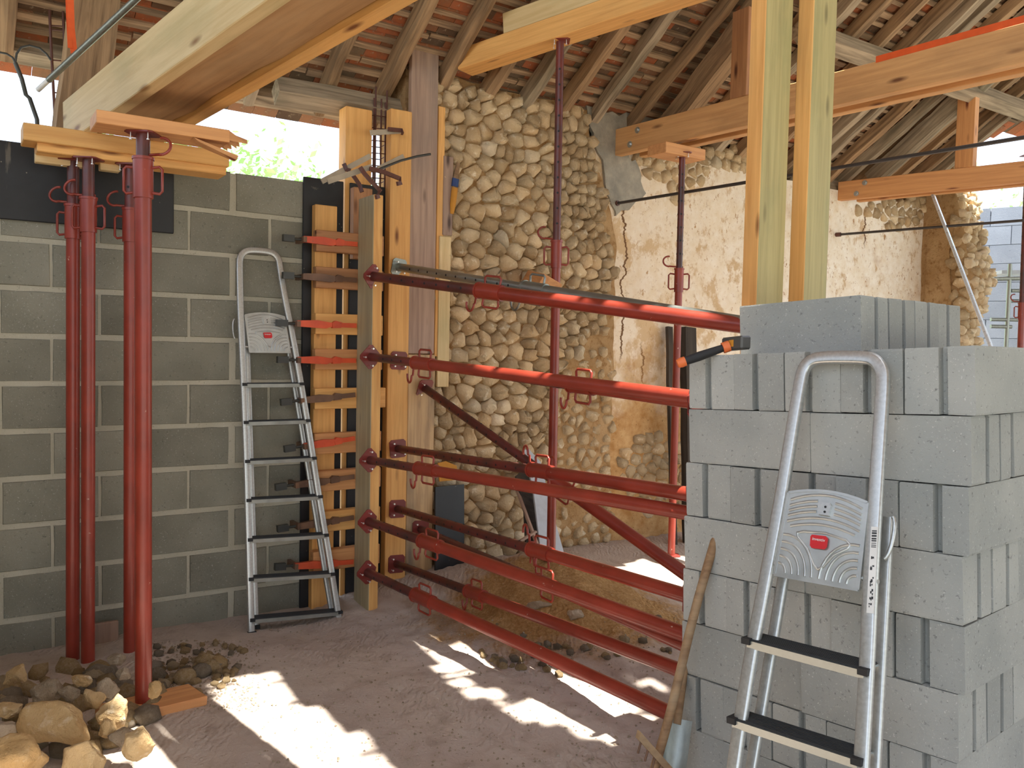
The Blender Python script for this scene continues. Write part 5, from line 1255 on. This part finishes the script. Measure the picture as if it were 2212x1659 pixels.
a, b = PD(1112, 1176, -0.72), PD(1158, 1148, -0.66); timber('thin_lath', a, b, 0.022, 0.018, 'grey_plank', 'short lath crossing the thin leaning one', 'lath', up=Z)
for uu, lab, wq, vt in (((1437, 1458), 'narrow blackened board leaning on the plaster behind the thin prop', 0.06, 706), ((1471, 1503), 'broad blackened old beam leaning on the plaster right of the thin prop', 0.14, 708)):
    a, b = PD((uu[0] + uu[1]) / 2 + 8, 1190, -0.28), PD((uu[0] + uu[1]) / 2 - 2, vt, 0.02 - wq * 0.3); timber('blackened_beam', a, b, wq, wq * 0.55, 'dark_wood', lab, 'beam', up=-N, rough=0.008, seed=int(vt))
a = PD(982, 440, -0.06); tb = empty('brush', a, 'worn wooden handled brush with a blue band hanging on the stones', 'brush'); ti = tb.matrix_basis.inverted()
obj('handle', MB().sweep([ti @ PD(990, 352, -0.05), ti @ PD(984, 384, -0.05), ti @ PD(982, 408, -0.055)], [(-0.022, -0.008), (0.022, -0.008), (0.022, 0.008), (-0.022, 0.008)], ref=E, fn=lambda i: [0.6, 0.9, 1.0][i]), M['stick'], tb)
obj('band', MB().sweep([ti @ PD(984, 386, -0.056), ti @ PD(982, 403, -0.058)], [(-0.024, -0.010), (0.024, -0.010), (0.024, 0.010), (-0.024, 0.010)], ref=E), M['blue'], tb, label='blue band')
obj('bristles', MB().sweep([ti @ PD(982, 406, -0.055), ti @ PD(978, 440, -0.055), ti @ PD(976, 462, -0.05)], [(-0.022, -0.010), (0.022, -0.010), (0.022, 0.010), (-0.022, 0.010)], ref=E, fn=lambda i: [1, 0.95, 0.6][i]), M['yellow'], tb)
# timber end showing beside the middle prop
a = PY(1182, 640, 5.6); b = PY(1150, 618, 6.3); timber('timber_stub', PY(1187, 618, 5.50), PY(1150, 606, 6.45), 0.14, 0.105, 'pine_orange', 'squared timber stub showing its pale end behind the galvanised shore', 'timber', roll=0.5)

# ================================================================ OUTSIDE
def outer_wall():
    o = PY(2330, 700, 10.9); root = empty('outer_wall', o, 'bluish block wall outside beyond the broken cross wall', 'wall'); inv = root.matrix_basis.inverted()
    a = PY(2040, 700, 11.6); b = PY(2600, 700, 10.0); dr = Vector((b.x - a.x, b.y - a.y, 0)); Ln = dr.length; dr.normalize(); nn = Vector((-dr.y, dr.x, 0)); me = {}
    top = PY(2115, 452, 11.4).z; obj('mortar', MB().obox(inv @ (Vector((a.x, a.y, 0)) + dr * Ln / 2 + nn * 0.115 + Z * (top / 2 - 0.1)), dr, Ln / 2, nn, 0.1, Z, top / 2), M['far_block'], root)
    m = MB().box((-0.245, -0.1, -0.121), (0.245, 0.1, 0.121)).mesh('block')
    for j in range(int(top / 0.25)):
        for i in range(int(Ln / 0.5)):
            c = Vector((a.x, a.y, 0)) + dr * (0.25 + 0.5 * i + (0.25 if j % 2 else 0)) + nn * 0.10 + Z * (top - 0.12 - 0.25 * j)
            if proj(c)[0] < 2080: continue
            obj('block', m, M['far_block'], root, inv @ frame(c, dr))
outer_wall()
def scaffold():
    y = 9.9; o = PY(2182, 760, y); o.z = -0.15; r = empty('scaffold', o, 'grey scaffold frame outside at the right edge', 'scaffold'); i = r.matrix_basis.inverted()
    def t(u0, v0, u1, v1, rad=0.022, y1=None): obj('tube', MB().tube([i @ PY(u0, v0, y), i @ PY(u1, v1, y1 or y)], rad, 10), M['galv'], r)
    b = PY(2182, 570, y); obj('standard', MB().tube([i @ b, Vector((b.x - o.x, b.y - o.y, 0))], 0.024, 10), M['galv'], r)
    t(2145, 602, 2260, 600, 0.028); t(2140, 690, 2260, 692); t(2140, 705, 2185, 706); t(2184, 628, 2260, 628); t(2184, 650, 2260, 651)
    b = PY(2290, 570, y); obj('standard', MB().tube([i @ b, Vector((b.x - o.x, b.y - o.y, 0))], 0.024, 10), M['galv'], r)
    obj('deck', MB().obox(i @ PY(2230, 592, y + 0.4), RT, 0.55, Vector((0, 1, 0)), 0.3, Z, 0.02), M['panel_white'], r)
scaffold()
yb = 9.0; bt = PY(2207, 790, yb); bt.z = -0.16; prop('steel_prop', 'red prop outside by the scaffold at the right edge', bt, PY(2207, 600, yb) + Z * 1.3, cpix=(2206, 655), ro=0.032, hook=-1, nails=False)
def tree(name, c, R, H, seed, label, trunk):
    r = random.Random(seed); root = empty(name, (c[0], c[1], -0.16), label, 'tree', 'trees outside'); lf = MB()
    blobs = [(Vector((r.gauss(0, R * 0.42), r.gauss(0, R * 0.42), H * r.uniform(0.42, 0.92))), R * r.uniform(0.35, 0.6)) for _ in range(16)]
    for _ in range(5200):
        b, s = r.choice(blobs); d = Vector((r.gauss(0, 1), r.gauss(0, 1), r.gauss(0, 0.8))).normalized() * s * r.uniform(0.6, 1.05); p = b + d
        n = (d.normalized() + Vector((r.gauss(0, 0.6), r.gauss(0, 0.6), r.gauss(0, 0.6)))).normalized(); x = n.orthogonal().normalized(); y = n.cross(x); w = r.uniform(0.06, 0.13)
        lf.add([p - x * w, p + y * w * 0.5, p + x * w, p - y * w * 0.5], [(0, 1, 2, 3)])
    o = obj('foliage', lf, M['leaf'], root); o['kind'] = 'stuff'
    obj('trunk', MB().tube([(0, 0, 0), (0.05, 0, H * 0.3), (0, 0.05, H * 0.62)], trunk, 10, fn=lambda i: [1.2, 0.9, 0.5][i]), M['bark'], root)
def ground_xy(u, y): p = PY(u, 740, y); return (p.x, p.y)
tree('leafy_tree', ground_xy(430, 16), 2.6, 5.6, 1, 'sunlit leafy tree beyond the block wall, left of the gap', 0.16)
tree('leafy_tree', ground_xy(680, 20), 2.6, 5.5, 2, 'sunlit leafy tree beyond the block wall, near the formwork', 0.16)
tree('leafy_tree', ground_xy(840, 28), 2.5, 6.0, 3, 'leafy tree seen through the rebar cage', 0.16)
tree('leafy_tree', ground_xy(2120, 26), 3.0, 6.6, 4, 'sunlit leafy tree behind the outer block wall at right', 0.18)
tree('leafy_tree', ground_xy(2420, 19), 3.0, 6.2, 5, 'leafy tree at the right edge behind the outer wall', 0.18)
